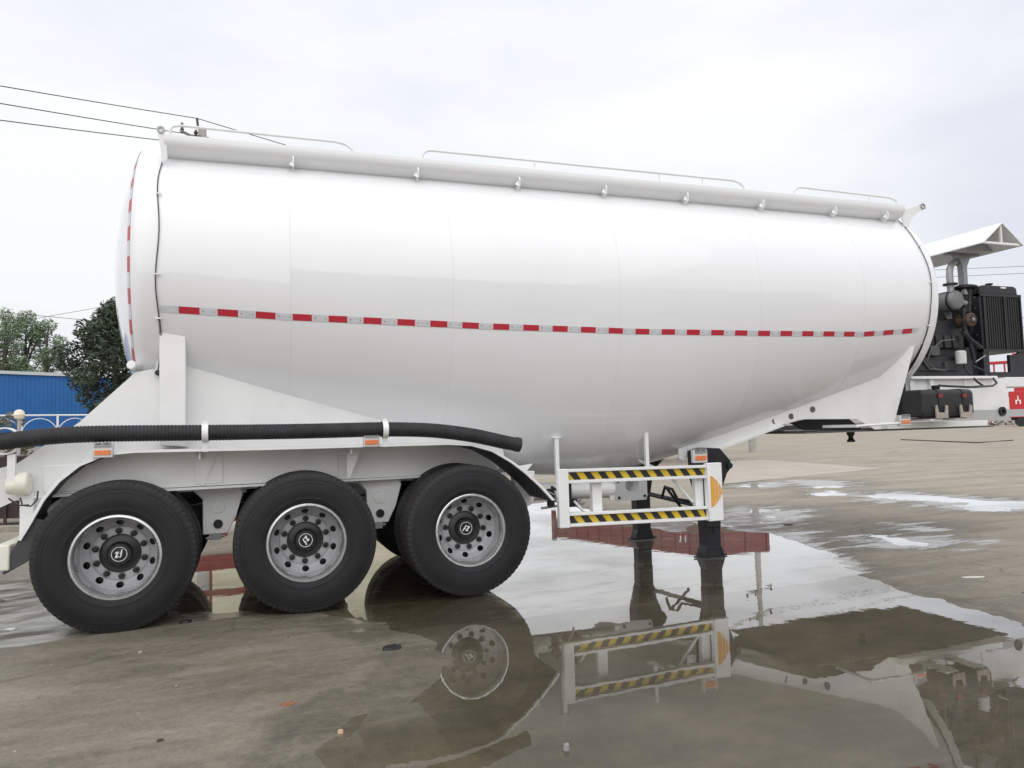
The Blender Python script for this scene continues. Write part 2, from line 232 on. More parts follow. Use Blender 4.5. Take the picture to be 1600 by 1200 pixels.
# ------------------------------------------------------------------ mesh helpers
class MB:
    def __init__(s): s.v = []; s.f = []; s.m = []
    def add(s, vs, fs, mi=0):
        k = len(s.v); s.v += [tuple(map(float, p)) for p in vs]; s.f += [tuple(i+k for i in f) for f in fs]; s.m += [mi]*len(fs); return s
    def box(s, x0, x1, y0, y1, z0, z1, mi=0):
        vs = [(x, y, z) for x in (x0, x1) for y in (y0, y1) for z in (z0, z1)]
        return s.add(vs, [(0,1,3,2), (4,6,7,5), (0,4,5,1), (2,3,7,6), (0,2,6,4), (1,5,7,3)], mi)
    def prism(s, poly, y0, y1, mi=0):          # polygon in x,z ; y0/y1 numbers or functions of x
        f0 = y0 if callable(y0) else (lambda x: y0); f1 = y1 if callable(y1) else (lambda x: y1)
        n = len(poly); vs = [(x, f0(x), z) for x, z in poly] + [(x, f1(x), z) for x, z in poly]
        return s.add(vs, [tuple(range(n)), tuple(range(2*n-1, n-1, -1))] + [(i, i+n, (i+1) % n+n, (i+1) % n) for i in range(n)], mi)
    def xprism(s, poly, x0, x1, mi=0):         # polygon in y,z extruded along x
        n = len(poly); vs = [(x0, y, z) for y, z in poly] + [(x1, y, z) for y, z in poly]
        return s.add(vs, [tuple(range(n)), tuple(range(2*n-1, n-1, -1))] + [(i, (i+1) % n, (i+1) % n+n, i+n) for i in range(n)], mi)
    def tube(s, pts, r, n=8, mi=0, caps=True):
        P = [Vector(p) for p in pts]; rs = r if isinstance(r, (list, tuple)) else [r]*len(P)
        d = (P[1]-P[0]).normalized(); ref = Vector((0, 0, 1)) if abs(d.z) < 0.9 else Vector((0, 1, 0))
        a = d.cross(ref).normalized(); vs = []; fs = []
        for i, p in enumerate(P):
            d = (P[min(i+1, len(P)-1)]-P[max(i-1, 0)]).normalized(); a = (a-d*a.dot(d)).normalized(); b = d.cross(a)
            for k in range(n): vs.append(p+(a*cos(2*pi*k/n)+b*sin(2*pi*k/n))*rs[i])
        for i in range(len(P)-1):
            for k in range(n): fs.append((i*n+k, i*n+(k+1) % n, (i+1)*n+(k+1) % n, (i+1)*n+k))
        if caps: fs += [tuple(range(n-1, -1, -1)), tuple(range((len(P)-1)*n, len(P)*n))]
        return s.add(vs, fs, mi)
    def lathe(s, prof, c=(0,0,0), n=48, axis='y', mi=0, closed=False):   # prof: (radius, along)
        vs = []; fs = []; m = len(prof)
        for k in range(n):
            a = 2*pi*k/n
            for r, h in prof:
                p = {'y': (r*cos(a), h, r*sin(a)), 'z': (r*cos(a), r*sin(a), h), 'x': (h, r*cos(a), r*sin(a))}[axis]
                vs.append((p[0]+c[0], p[1]+c[1], p[2]+c[2]))
        for k in range(n):
            k2 = (k+1) % n
            for i in range(m-1 if not closed else m):
                j = (i+1) % m; fs.append((k*m+i, k*m+j, k2*m+j, k2*m+i))
        return s.add(vs, fs, mi)
    def disc(s, c, r, axis_y=True, n=24, mi=0, hz=1.0):
        vs = [(c[0]+r*cos(2*pi*k/n), c[1], c[2]+r*hz*sin(2*pi*k/n)) for k in range(n)]
        return s.add(vs, [tuple(range(n))], mi)
    def grid(s, rows, mi=0, wrap=False):
        n = len(rows[0]); vs = [p for r in rows for p in r]; fs = []
        for i in range(len(rows)-1):
            for k in range(n if wrap else n-1): fs.append((i*n+k, i*n+(k+1) % n, (i+1)*n+(k+1) % n, (i+1)*n+k))
        return s.add(vs, fs, mi)
    def build(s, name, mats, parent=None, bevel=0.0, smooth=35, origin=None):
        off = Vector((0, 0, 0))
        if origin is not None: off = Vector(origin)
        elif parent is not None: off = world_loc(parent)
        me = bpy.data.meshes.new(name); me.from_pydata([tuple(Vector(p)-off) for p in s.v], [], s.f)
        mats = mats if isinstance(mats, (list, tuple)) else [mats]
        for m in mats: me.materials.append(m)
        if len(mats) > 1: me.polygons.foreach_set('material_index', s.m)
        import bmesh
        bm = bmesh.new(); bm.from_mesh(me); bmesh.ops.recalc_face_normals(bm, faces=bm.faces); bm.to_mesh(me); bm.free()
        if smooth:
            me.polygons.foreach_set('use_smooth', [True]*len(me.polygons)); me.set_sharp_from_angle(angle=radians(smooth))
        ob = bpy.data.objects.new(name, me); COL.objects.link(ob)
        if parent is not None:
            ob.parent = parent
            if origin is not None: ob.location = off-world_loc(parent)
        elif origin is not None: ob.location = off
        if bevel:
            md = ob.modifiers.new('bevel', 'BEVEL'); md.width = bevel; md.segments = 2; md.limit_method = 'ANGLE'; md.angle_limit = radians(40)
        return ob
def world_loc(o):
    v = Vector(o.location)
    while o.parent: o = o.parent; v += Vector(o.location)
    return v
def tag(o, label=None, cat=None, group=None, kind=None):
    for k, v in (('label', label), ('category', cat), ('group', group), ('kind', kind)):
        if v: o[k] = v
    return o
def empty(name, loc, label, cat, group=None):
    o = bpy.data.objects.new(name, None); o.empty_display_size = 0.3; COL.objects.link(o); o.location = loc; return tag(o, label, cat, group)
def copy_tree(o, parent=None):
    c = o.copy(); COL.objects.link(c)
    if parent: c.parent = parent
    for ch in list(o.children): copy_tree(ch, c)
    return c

# ------------------------------------------------------------------ ground and water
def sdf_poly(X, Y, poly):
    P = np.array(poly); d = np.full(X.shape, 1e9); inside = np.zeros(X.shape, bool); n = len(P)
    for i in range(n):
        a = P[i]; b = P[(i+1) % n]; e = b-a; wx = X-a[0]; wy = Y-a[1]
        tt = np.clip((wx*e[0]+wy*e[1])/(e@e), 0, 1); d = np.minimum(d, np.hypot(wx-e[0]*tt, wy-e[1]*tt))
        c = ((a[1] > Y) != (b[1] > Y)) & (X < (b[0]-a[0])*(Y-a[1])/(b[1]-a[1]+1e-12)+a[0]); inside ^= c
    return np.where(inside, -d, d)
def vnoise(X, Y, seed):
    r = np.random.default_rng(seed); T = r.random((256, 256)); xi = np.floor(X).astype(int); yi = np.floor(Y).astype(int); fx = X-xi; fy = Y-yi
    fx = fx*fx*(3-2*fx); fy = fy*fy*(3-2*fy)
    g = lambda a, b: T[a % 256, b % 256]
    return (g(xi, yi)*(1-fx)+g(xi+1, yi)*fx)*(1-fy)+(g(xi, yi+1)*(1-fx)+g(xi+1, yi+1)*fx)*fy
def fbm(X, Y, f, octv, seed, gain=0.5):
    a = 1.0; s = 0; tot = 0
    for k in range(octv): s = s+a*(vnoise(X*f, Y*f, seed+k)-0.5); tot += a; a *= gain; f *= 2.03
    return s/tot
def gpoly(px): return [tuple(PG(u, v)[:2]) for u, v in px]
MAIN = gpoly([(285, 905), (300, 872), (450, 852), (600, 818), (800, 790), (865, 785), (950, 798), (1005, 819), (1050, 829), (1075, 815), (1130, 813), (1150, 828), (1240, 838), (1300, 868), (1370, 905), (1420, 930),
              (1520, 955), (1600, 985), (1700, 1010), (2100, 1120), (2600, 1600), (1200, 1700), (420, 1400), (438, 1200), (462, 1130), (520, 1106), (590, 1092), (640, 1052), (655, 1032), (620, 1003),
              (560, 975), (500, 958), (440, 962), (380, 957), (330, 962), (290, 955)])
LEFT = gpoly([(-200, 1030), (40, 1004), (130, 990), (130, 950), (60, 905), (0, 912), (-200, 930)])
FILMS = [gpoly(q) for q in (
    [(1120, 800), (1160, 793), (1255, 799), (1235, 812), (1190, 822), (1130, 815)],
    [(1350, 776), (1400, 769), (1470, 775), (1600, 782), (1750, 786), (1750, 800), (1600, 799), (1500, 797), (1440, 786), (1370, 785)],
    [(1235, 752), (1275, 750), (1325, 754), (1320, 760), (1270, 762)],
    [(1150, 757), (1215, 753), (1240, 757), (1200, 762), (1150, 762)],
    [(1280, 768), (1345, 771), (1330, 776), (1290, 775)],
    [(1340, 845), (1400, 840), (1450, 842), (1505, 845), (1490, 856), (1420, 858), (1350, 853)],
    [(1418, 822), (1445, 821), (1462, 828), (1440, 829)],
    [(1205, 836), (1262, 832), (1240, 841), (1200, 842)])]
def uniq_axis(a, b, fine, lo, hi, coarse):
    mid = np.arange(a, b, fine); left = np.arange(lo, a, coarse); right = np.arange(b, hi+1e-6, coarse)
    return np.concatenate([left, mid, right])
gx = uniq_axis(-2.5, 8.0, 0.04, -7.5, 18.5, 0.08); gy = uniq_axis(-5.5, 2.0, 0.03, -9.0, 15.0, 0.07)
gx[-1] = 18.5; gy[-1] = 15.0
GXm, GYm = np.meshgrid(gx, gy, indexing='ij')
dm_ = sdf_poly(GXm, GYm, MAIN); n1 = fbm(GXm, GYm, 1.3, 6, 11, 0.55); n2 = fbm(GXm, GYm, 5.0, 4, 31, 0.6)
LVL = 0.010
def basin(d, slope, depth): return np.clip(d*slope, -depth, LVL)
nearw = np.clip(1-np.hypot((GXm-1.5)/1.6, (GYm+2.9)/1.9), 0, 1)**.5
H = basin(dm_+n1*(0.55-.25*nearw)+.20*nearw, 0.035, 0.022)
dl_ = sdf_poly(GXm, GYm, LEFT); H = np.minimum(H, basin(dl_+n1*1.3+0.62, 0.02, 0.002))
for i, fpl in enumerate(FILMS): df = sdf_poly(GXm, GYm, fpl); H = np.minimum(H, basin(df+n1*2.2+0.30, 0.012, 0.003))
H = H+n2*0.0075*np.clip((LVL+0.012-H)/0.012, 0.2, 1)
edge = np.minimum.reduce([GXm-gx[0], gx[-1]-GXm, GYm-gy[0], gy[-1]-GYm]); H = np.where(edge < 0.5, LVL+(H-LVL)*edge/0.5, H)
dmin = np.minimum(dm_, dl_)
for fpl in FILMS: dmin = np.minimum(dmin, sdf_poly(GXm, GYm, fpl)+0.15)
film = np.clip(1-np.maximum(dl_, 0)/.25, 0, 1)*.95
film = np.maximum(film, np.clip(.75-np.clip(dm_, 0, 9)/.45, 0, 1)*(GYm > -2.0))
for fpl in FILMS: film = np.maximum(film, np.clip(.62-sdf_poly(GXm, GYm, fpl)/1.1, 0, .85))
near = 1/(1+np.exp((GYm*0.9+GXm*0.55-3.2)/0.9))      # the near side of the yard has stayed damp
damp = np.clip(1.0-np.clip(dmin, 0, 9)/1.3, 0, 1)*0.75; damp = np.maximum(damp, near*0.70); damp = np.maximum(damp, np.clip(1.25-np.clip(dm_+n1*.5-.02, 0, 9)/(.30+.25*nearw), 0, 1.15)); damp = np.where(H < 0.001, 1.0, damp)
nx, ny = GXm.shape
me = bpy.data.meshes.new('ground'); V = np.stack([GXm, GYm, H], -1).reshape(-1, 3)
I = np.arange(nx*ny).reshape(nx, ny); F = np.stack([I[:-1, :-1], I[1:, :-1], I[1:, 1:], I[:-1, 1:]], -1).reshape(-1, 4)
B = 1500.0
fv = [(-B, -B, LVL), (B, -B, LVL), (B, B, LVL), (-B, B, LVL), (gx[0], gy[0], LVL), (gx[-1], gy[0], LVL), (gx[-1], gy[-1], LVL), (gx[0], gy[-1], LVL)]
k0 = len(V); Fo = np.array([(k0+0, k0+1, k0+5, k0+4), (k0+1, k0+2, k0+6, k0+5), (k0+2, k0+3, k0+7, k0+6), (k0+3, k0+0, k0+4, k0+7)])
V = np.concatenate([V, np.array(fv)]); F = np.concatenate([F, Fo])
me.vertices.add(len(V)); me.vertices.foreach_set('co', V.ravel()); me.loops.add(F.size); me.loops.foreach_set('vertex_index', F.ravel())
me.polygons.add(len(F)); me.polygons.foreach_set('loop_start', np.arange(0, F.size, 4)); me.polygons.foreach_set('loop_total', np.full(len(F), 4)); me.update(); me.validate()
at = me.attributes.new('damp', 'FLOAT', 'POINT'); at.data.foreach_set('value', np.concatenate([damp.ravel(), np.zeros(8)]))
at = me.attributes.new('deep', 'FLOAT', 'POINT'); at.data.foreach_set('value', np.concatenate([(np.clip(-H/0.016, 0, 1)*.8).ravel(), np.zeros(8)]))
at = me.attributes.new('film', 'FLOAT', 'POINT'); at.data.foreach_set('value', np.concatenate([film.ravel(), np.zeros(8)]))
me.polygons.foreach_set('use_smooth', [True]*len(me.polygons)); me.materials.append(GROUND)
g = bpy.data.objects.new('ground', me); COL.objects.link(g); g['kind'] = 'structure'
w = MB(); w.add([(gx[0]+.3, gy[0]+.3, 0), (gx[-1]-.3, gy[0]+.3, 0), (gx[-1]-.3, gy[-1]-.3, 0), (gx[0]+.3, gy[-1]-.3, 0)], [(0, 1, 2, 3)])
tag(w.build('puddle_water', WATER, smooth=0), kind='structure')
# paler concrete slab let into the yard, and a long joint
sl = MB(); pl = [PG(u, v, LVL)[:2] for u, v in [(1118, 721), (1190, 718), (1378, 732), (1290, 741), (1125, 757)]]
sl.add([(p[0], p[1], LVL+0.004) for p in pl], [(0, 1, 2, 3, 4)])
tag(sl.build('pale_slab', principled('pale_concrete', (0.44, 0.40, 0.34), 0.85, var=0.12, vscale=2, stretch=(1, 0.3, 1)), smooth=0), kind='structure')

# ------------------------------------------------------------------ the tanker trailer
T = empty('tanker_trailer', (0, 0, 0), 'large white bulk tanker semi trailer with three axles standing in the puddle', 'tanker trailer')
SX = [0.26, 1.21, 2.516, 3.3, 4.083, 4.6, 5.628, 6.948, 7.90]
SZB = [1.56, 1.34, 1.03, 0.90, 0.85, 0.87, 1.08, 1.39, 1.60]
SW = [1.20, 1.235, 1.25, 1.25, 1.25, 1.25, 1.24, 1.225, 1.20]
TOP = 3.92
def sect(x):
    W = float(np.interp(x, SX, SW)); zb = float(np.interp(x, SX, SZB)); zc = TOP-W; return W, zc, zc-zb
def surf(x, ph, off=0.0):
    W, zc, D = sect(x); r = W if sin(ph) > 0 else D
    return (x, -(W+off)*cos(ph), zc+(r+off)*sin(ph))
def surf_z(x, z, off=0.0):
    W, zc, D = sect(x); r = W if z > zc else D
    return surf(x, math.asin(max(-1, min(1, (z-zc)/r))), off)
seams = [0.26, 1.21, 2.516, 4.083, 5.628, 6.948, 7.90]
NPH = 120
for a, b in zip(seams[:-1], seams[1:]):
    xs = sorted(set([a, b]+[s for s in SX if a < s < b]+list(np.linspace(a, b, 5))))
    mb = MB(); mb.grid([[surf(x, -pi/2+2*pi*k/NPH) if k <= NPH/2 else (lambda p: (p[0], -p[1], p[2]))(surf(x, -pi/2+2*pi*(NPH-k)/NPH)) for k in range(NPH)] for x in xs], wrap=True)
    mb.build('shell_plate', WHITE, T, smooth=50)
def loop_at(x, r, name, mat, ph0=-pi/2, ph1=3*pi/2, off=0.0, n=96, mul=1.0):
    pts = []
    for k in range(n+1):
        ph = ph0+(ph1-ph0)*k/n
        if ph <= pi/2: pts.append(surf(x, ph, off))
        else: p = surf(x, pi-ph, off); pts.append((p[0], -p[1], p[2]))
    mb = MB(); mb.tube(pts, r, 6, caps=True); return mb.build(name, mat, T)
for x in seams[1:-1]: loop_at(x, 0.0038, 'weld_seam', WHITE2, off=-0.001)
def dish(x0, sgn, prof, name):
    mb = MB(); zc = TOP-1.2; n = 120
    mb.grid([[(x0+sgn*dx, -r*cos(2*pi*k/n), zc+r*sin(2*pi*k/n)) for k in range(n)] for dx, r in prof], wrap=True)
    return mb.build(name, WHITE, T, smooth=60)
prof = [(0, 1.2), (.08, 1.2)]+[(.08+.13*sin(a), 1.07+.13*cos(a)) for a in np.linspace(0.15, 1.15, 8)]
x1, r1 = prof[-1]
prof += [(x1+(.43-x1)*(1-(r/r1)**2)*1.0, r) for r in np.linspace(r1, 0.001, 14)[1:]]
dish(0.26, -1, prof, 'dished_end')
prof2 = [(0, 1.2), (.06, 1.2)]+[(.06+.12*sin(a), 1.08+.12*cos(a)) for a in np.linspace(0.15, 1.15, 8)]
x1, r1 = prof2[-1]; prof2 += [(x1+(.40-x1)*(1-(r/r1)**2), r) for r in np.linspace(r1, 0.001, 14)[1:]]
dish(7.90, 1, prof2, 'dished_end')
# side tape following the shell
def patch_on(f, us, vs_, name, mat, parent=T):
    mb = MB(); mb.grid([[f(u, v) for v in vs_] for u in us]); return mb.build(name, mat, parent, smooth=60)
TZX = [0.28, 1.21, 2.8, 4.27, 5.68, 6.97, 7.63, 7.9]; TZZ = [2.333, 2.285, 2.238, 2.217, 2.226, 2.243, 2.29, 2.32]
tz = lambda x: float(np.interp(x, TZX, TZZ))
x = 0.275; k = 0
while x < 7.74:
    L = 0.128 if k % 2 == 0 else 0.146
    if k % 2 == 0: name, mat = 'white_tape', WHT
    else: name, mat = 'red_tape', REDT
    x2 = min(x+L, 7.76)
    patch_on(lambda u, v: surf_z(u, tz(u)+v, 0.0035), np.linspace(x, x2, 3), (-0.025, 0.0, 0.025), name, mat)
    if k % 2 == 0 and k:
        for cx_, col_ in ((x+0.024, REDT), (x+0.104, GALV)):
            MB().add([surf_z(cx_+dx, tz(cx_)+dz, 0.0065) for dx, dz in ((-.007, 0), (.005, .006), (.005, -.006))], [(0, 1, 2)]).build('tape_mark', col_, T, smooth=0)
    x = x2; k += 1
# vertical tape round the rear dish
def rear_pt(r, ph, off): return (0.26-np.interp(-r, [-p[1] for p in prof], [p[0] for p in prof])-off, -r*cos(ph), TOP-1.2+r*sin(ph))
for k in range(-9, 12):
    p0 = k*0.105-0.0; 
    patch_on(lambda u, v: rear_pt(1.120+v, u, 0.003), np.linspace(p0, p0+0.105, 5), (-0.025, 0.0, 0.025), *(('red_tape', REDT) if k % 2 else ('white_tape', WHT)))
# cable round both end seams, with clips
for x, a0, a1 in ((0.262, -0.60, 1.05), (7.895, -0.55, 0.95)):
    pts = [surf(x+0.012*sin(9*a), a, 0.010) for a in np.linspace(a0, a1, 40)]
    if x < 1: pts = [(.243, -.958, 1.868), (.246, -.97, 1.90)]+pts
    MB().tube(pts, 0.0045, 6).build('cable', principled('cable_grey', (.06, .06, .065), .5), T)
    for a in (-0.40, -0.12, 0.42) if x < 1 else (-0.33, 0.08, 0.45):
        p = surf(x, a, 0.018); MB().box(p[0]-.018, p[0]+.022, p[1]-.006, p[1]+.006, p[2]-.005, p[2]+.005).build('cable_clip', WHITE2, T)
p = (.243, -.955, 1.865); MB().lathe([(0.001, -.01), (.022, -.01), (.022, .012)], p, 16).build('cable_gland', BLACK, T)
# walkway along the top: folded side plates, floor, brackets
for s in (-1, 1):
    poly = [(s*.958, 3.745), (s*.960, 3.70), (s*.945, 3.66), (s*.91, 3.628), (s*.82, 3.598), (s*.815, 3.606), (s*.905, 3.636), (s*.938, 3.666), (s*.945, 3.745)]
    MB().xprism(poly, 0.285, 7.87).build('walkway_side', WHITE, T, smooth=45)
    MB().box(0.285, 7.87, *sorted((s*.80, s*.925)), 3.728, 3.740).build('walkway_floor', WHITE2, T)
    for xb in (1.257, 2.304, 3.249, 4.132, 5.037, 5.949, 6.895, 7.62):
        mb = MB(); q = [(s*.94, 3.68), (s*.84, 3.60), (s*.90, 3.555), (s*.955, 3.575), (s*.962, 3.63)]
        mb.xprism(q, xb-.006, xb+.006).add([(xb, s*.92, 3.65), (xb, s*.95, 3.57), (xb-.035, s*.92, 3.60)], [(0, 1, 2)]).build('bracket', WHITE, T, smooth=0)
    def rail(pts, sup):
        P = [(x, s*.9, z) for x, z in pts]; mb = MB(); mb.tube(P, 0.011, 8)
        for xs_, zt in sup: mb.tube([(xs_, s*.9, 3.735), (xs_, s*.9, zt)], .009, 6)
        mb.build('handrail', GALV if False else WHITE2, T)
    rail([(.322, 3.735), (.325, 3.80), (.345, 3.83), (.40, 3.842), (1.60, 3.838), (1.68, 3.825), (1.74, 3.79), (1.765, 3.74)], [])
    rail([(2.355, 3.735), (2.36, 3.80), (2.385, 3.83), (2.43, 3.845), (5.62, 3.850), (5.70, 3.83), (5.75, 3.79), (5.755, 3.735)], [(3.422, 3.84), (4.75, 3.84), (5.25, 3.84)])
    rail([(6.385, 3.735), (6.39, 3.80), (6.43, 3.84), (6.50, 3.850), (7.70, 3.835), (7.80, 3.81), (7.83, 3.735)], [(7.42, 3.835)])
    # lifting ears at both ends
    e = MB(); yy = (s*.90, s*.915)
    e.prism([(7.86, 3.70), (8.22, 3.80), (8.24, 3.745), (8.12, 3.70), (8.0, 3.60), (7.93, 3.45), (7.89, 3.50)], *yy)
    e.build('lifting_ear', WHITE2, T, bevel=.003)
    MB().lathe([(.022, -.02), (.034, -.02), (.034, .02), (.022, .02)], (8.185, s*.905, 3.765), 18, closed=True).build('eye_ring', GALV, T)
    MB().prism([(.235, 3.80), (.265, 3.81), (.30, 3.75), (.31, 3.55), (.275, 3.50)], s*.93, s*.945).build('lifting_ear', WHITE2, T, bevel=.003)
    MB().lathe([(.016, -.015), (.03, -.015), (.03, .015), (.016, .015)], (.262, s*.937, 3.775), 14, closed=True).build('eye_ring', GALV, T)
# manhole covers on the top line
for xm in (1.9, 4.2, 6.4):
    MB().lathe([(.001, 4.03), (.22, 4.03), (.25, 4.01), (.25, 3.93)], (xm, 0, 0), 24, 'z').build('manhole_cover', WHITE2, T)

# rear subframe: side plates, pilasters, flanges
for s in (-1, 1):
    yf = lambda x, s=s: s*(0.95-0.10*x) if x < 3.4 else s*0.6
    y2 = lambda x, s=s: yf(x)-s*0.012
    MB().prism([(-.78, .90), (-.60, .985), (.5, .985), (2.0, .975), (3.02, .97), (3.14, 1.06), (3.10, 1.30), (2.5, 1.75), (.26, 2.15), (.22, 1.90), (.085, 1.87), (-.28, 1.50), (-.66, 1.215), (-.82, 1.17), (-.82, .92)],
               yf, y2).build('side_plate', WHITE2, T, smooth=20)
    fl = MB(); fl.prism([(-.60, .965), (3.02, .953), (3.02, .969), (-.60, .984)], lambda x, s=s: yf(x)-s*.06, lambda x, s=s: yf(x)+s*.045); fl.build('bottom_flange', WHITE2, T, smooth=20)
    pl = MB(); pl.prism([(.262, 1.315), (.262, 2.36), (.445, 2.20), (.445, 1.295)], lambda x, s=s: s*1.055, lambda x, s=s: s*.90); pl.build('pillar', WHITE2, T, bevel=.006)
    MB().prism([(.25, 2.37), (.262, 2.35), (.455, 2.19), (.46, 2.215), (.30, 2.37)], s*1.09, s*.95).build('pillar_cap', WHITE2, T, bevel=.003)
    for x0, x1, z0, z1 in ((-.50, -.18, 1.0, 1.19), (.50, .70, 1.0, 1.22), (1.42, 1.60, 1.0, 1.2)):
        MB().prism([(x0, z0), (x1, z0), (x1, z1), (x0, z1)], lambda x, s=s: yf(x)+s*.012, lambda x, s=s: yf(x)-s*.01).build('stiffener_plate', WHITE2, T, bevel=.004)
    MB().tube([(.10, s*.80, 1.90), (.06, s*.98, 1.925)], .034, 16).build('pipe_stub', WHITE2, T, bevel=.006)
# chassis beams between the axles, crossmembers
for s in (-1, 1):
    MB().box(-.82, 3.3, s*.46-.06, s*.46+.06, .92, .945).box(-.82, 3.1, s*.46-.006, s*.46+.006, .944, 1.14).build('chassis_beam', WHITE2, T)
for xc in (-.7, .3, 1.0, 1.65, 2.3, 3.1): MB().box(xc-.04, xc+.04, -.44, .44, .98, 1.12).build('crossmember', WHITE2, T)
# suspension
def hanger(x, s):
    y = s*.62
    mb = MB(); mb.prism([(x-.15, .965), (x+.17, .965), (x+.19, .90), (x+.14, .72), (x+.07, .58), (x-.115, .58), (x-.115, .86), (x-.17, .93)], y-.055, y+.055); mb.prism([(x-.22, .962), (x+.24, .962), (x+.14, .86), (x-.12, .86)], y-.008, y+.008)
    h = mb.build('spring_hanger', WHITE2, T, bevel=.006)
    MB().lathe([(.001, -.075), (.02, -.075), (.02, -.066), (.052, -.066), (.055, -.05)], (x, y if s < 0 else y+.1, .80), 20).build('pivot_cap', WHITE2, h)
    MB().lathe([(.001, -.058), (.028, -.058), (.028, -.066), (.036, -.066), (.036, -.05)], (x, y, .66), 18).build('bolt_hole', BLACK, h)
    MB().box(x-.06, x+.02, y-.05, y+.05, .53, .585).tube([(x+.05, y-.03, .56), (x-.09, y-.03, .545)], .012, 6).build('bolt', ALU, h)
for s in (-1, 1):
    for x in (.655, 1.965): hanger(x, s)
    MB().prism([(3.2, .96), (3.42, .96), (3.4, .66), (3.3, .62), (3.24, .70)], s*.62-.05, s*.62+.05).build('spring_hanger', WHITE2, T, bevel=.006)
    MB().prism([(-.62, .96), (-.30, .96), (-.30, .86), (-.42, .70), (-.62, .80)], s*.62-.05, s*.62+.05).build('spring_hanger', WHITE2, T, bevel=.006)
    for x in (0, 1.31, 2.62):
        sp = MB(); n = 5
        for i in range(n): L = .60-.08*i; sp.prism([(x-L, .80-.016*i+.03), (x, .715-.016*i), (x+L, .80-.016*i+.03), (x+L, .814-.016*i+.03), (x, .729-.016*i), (x-L, .814-.016*i+.03)], s*.58, s*.66)
        sp.build('leaf_spring', BLACK, T, smooth=0)
        MB().lathe([(.001, -.22), (.075, -.22), (.085, -.18), (.085, .10), (.001, .10)], (x, s*.28, .78), 20).build('brake_chamber', BLACK, T)
for x in (0, 1.31, 2.62): MB().tube([(x, -.9, .537), (x, .9, .537)], .065, 16).build('axle', BLACK, T)

# wheels -----------------------------------------------------------
def make_tyre_mesh():
    # local: axis y, outer wheel centre y=0 side facing -y at -.145 ; radius .537
    P = [(.285, .10), (.292, .125), (.315, .137), (.335, .1435), (.337, .1455), (.341, .1445), (.36, .148), (.39, .1500), (.41, .1500), (.44, .1455), (.455, .1415), (.457, .1435), (.461, .1415), (.478, .136), (.480, .1375), (.483, .1345), (.500, .130), (.510, .126), (.522, .121), (.531, .112), (.536, .098)]
    body = [(r, -y) for r, y in P]
    tread = []
    for c in (-.078, -.026, .026, .078): tread += [(.537, c-.006), (.524, c-.005), (.524, c+.005), (.537, c+.006)]
    return body+tread+[(r, y) for r, y in reversed(P)]+[(.27, .0)]
def letters(mb, cx, y, cz, size, rot, mi=0):
    # a slanted Z and a slanted J with a small dot between, as flat prints
    def R(pts): return [(cx+(a*cos(rot)-b*sin(rot))*size, y, cz+(a*sin(rot)+b*cos(rot))*size) for a, b in pts]
    Z = [(-.62, .30), (-.50, .52), (-.02, .52), (-.08, .30), (-.42, -.30), (-.12, -.30), (-.20, -.52), (-.78, -.52), (-.72, -.30), (-.36, .30)]
    Z = [(a+.05, b*.9) for a, b in Z]
    J = [(.42, .62), (.64, .62), (.26, -.38), (.10, -.56), (-.06, -.56), (-.02, -.36), (.08, -.34), (.13, -.20)]
    D = [(.10, .20), (.26, .20), (.22, .05), (.06, .05)]
    for q in (Z, J, D): mb.add(R(q), [tuple(range(len(q)))], mi)
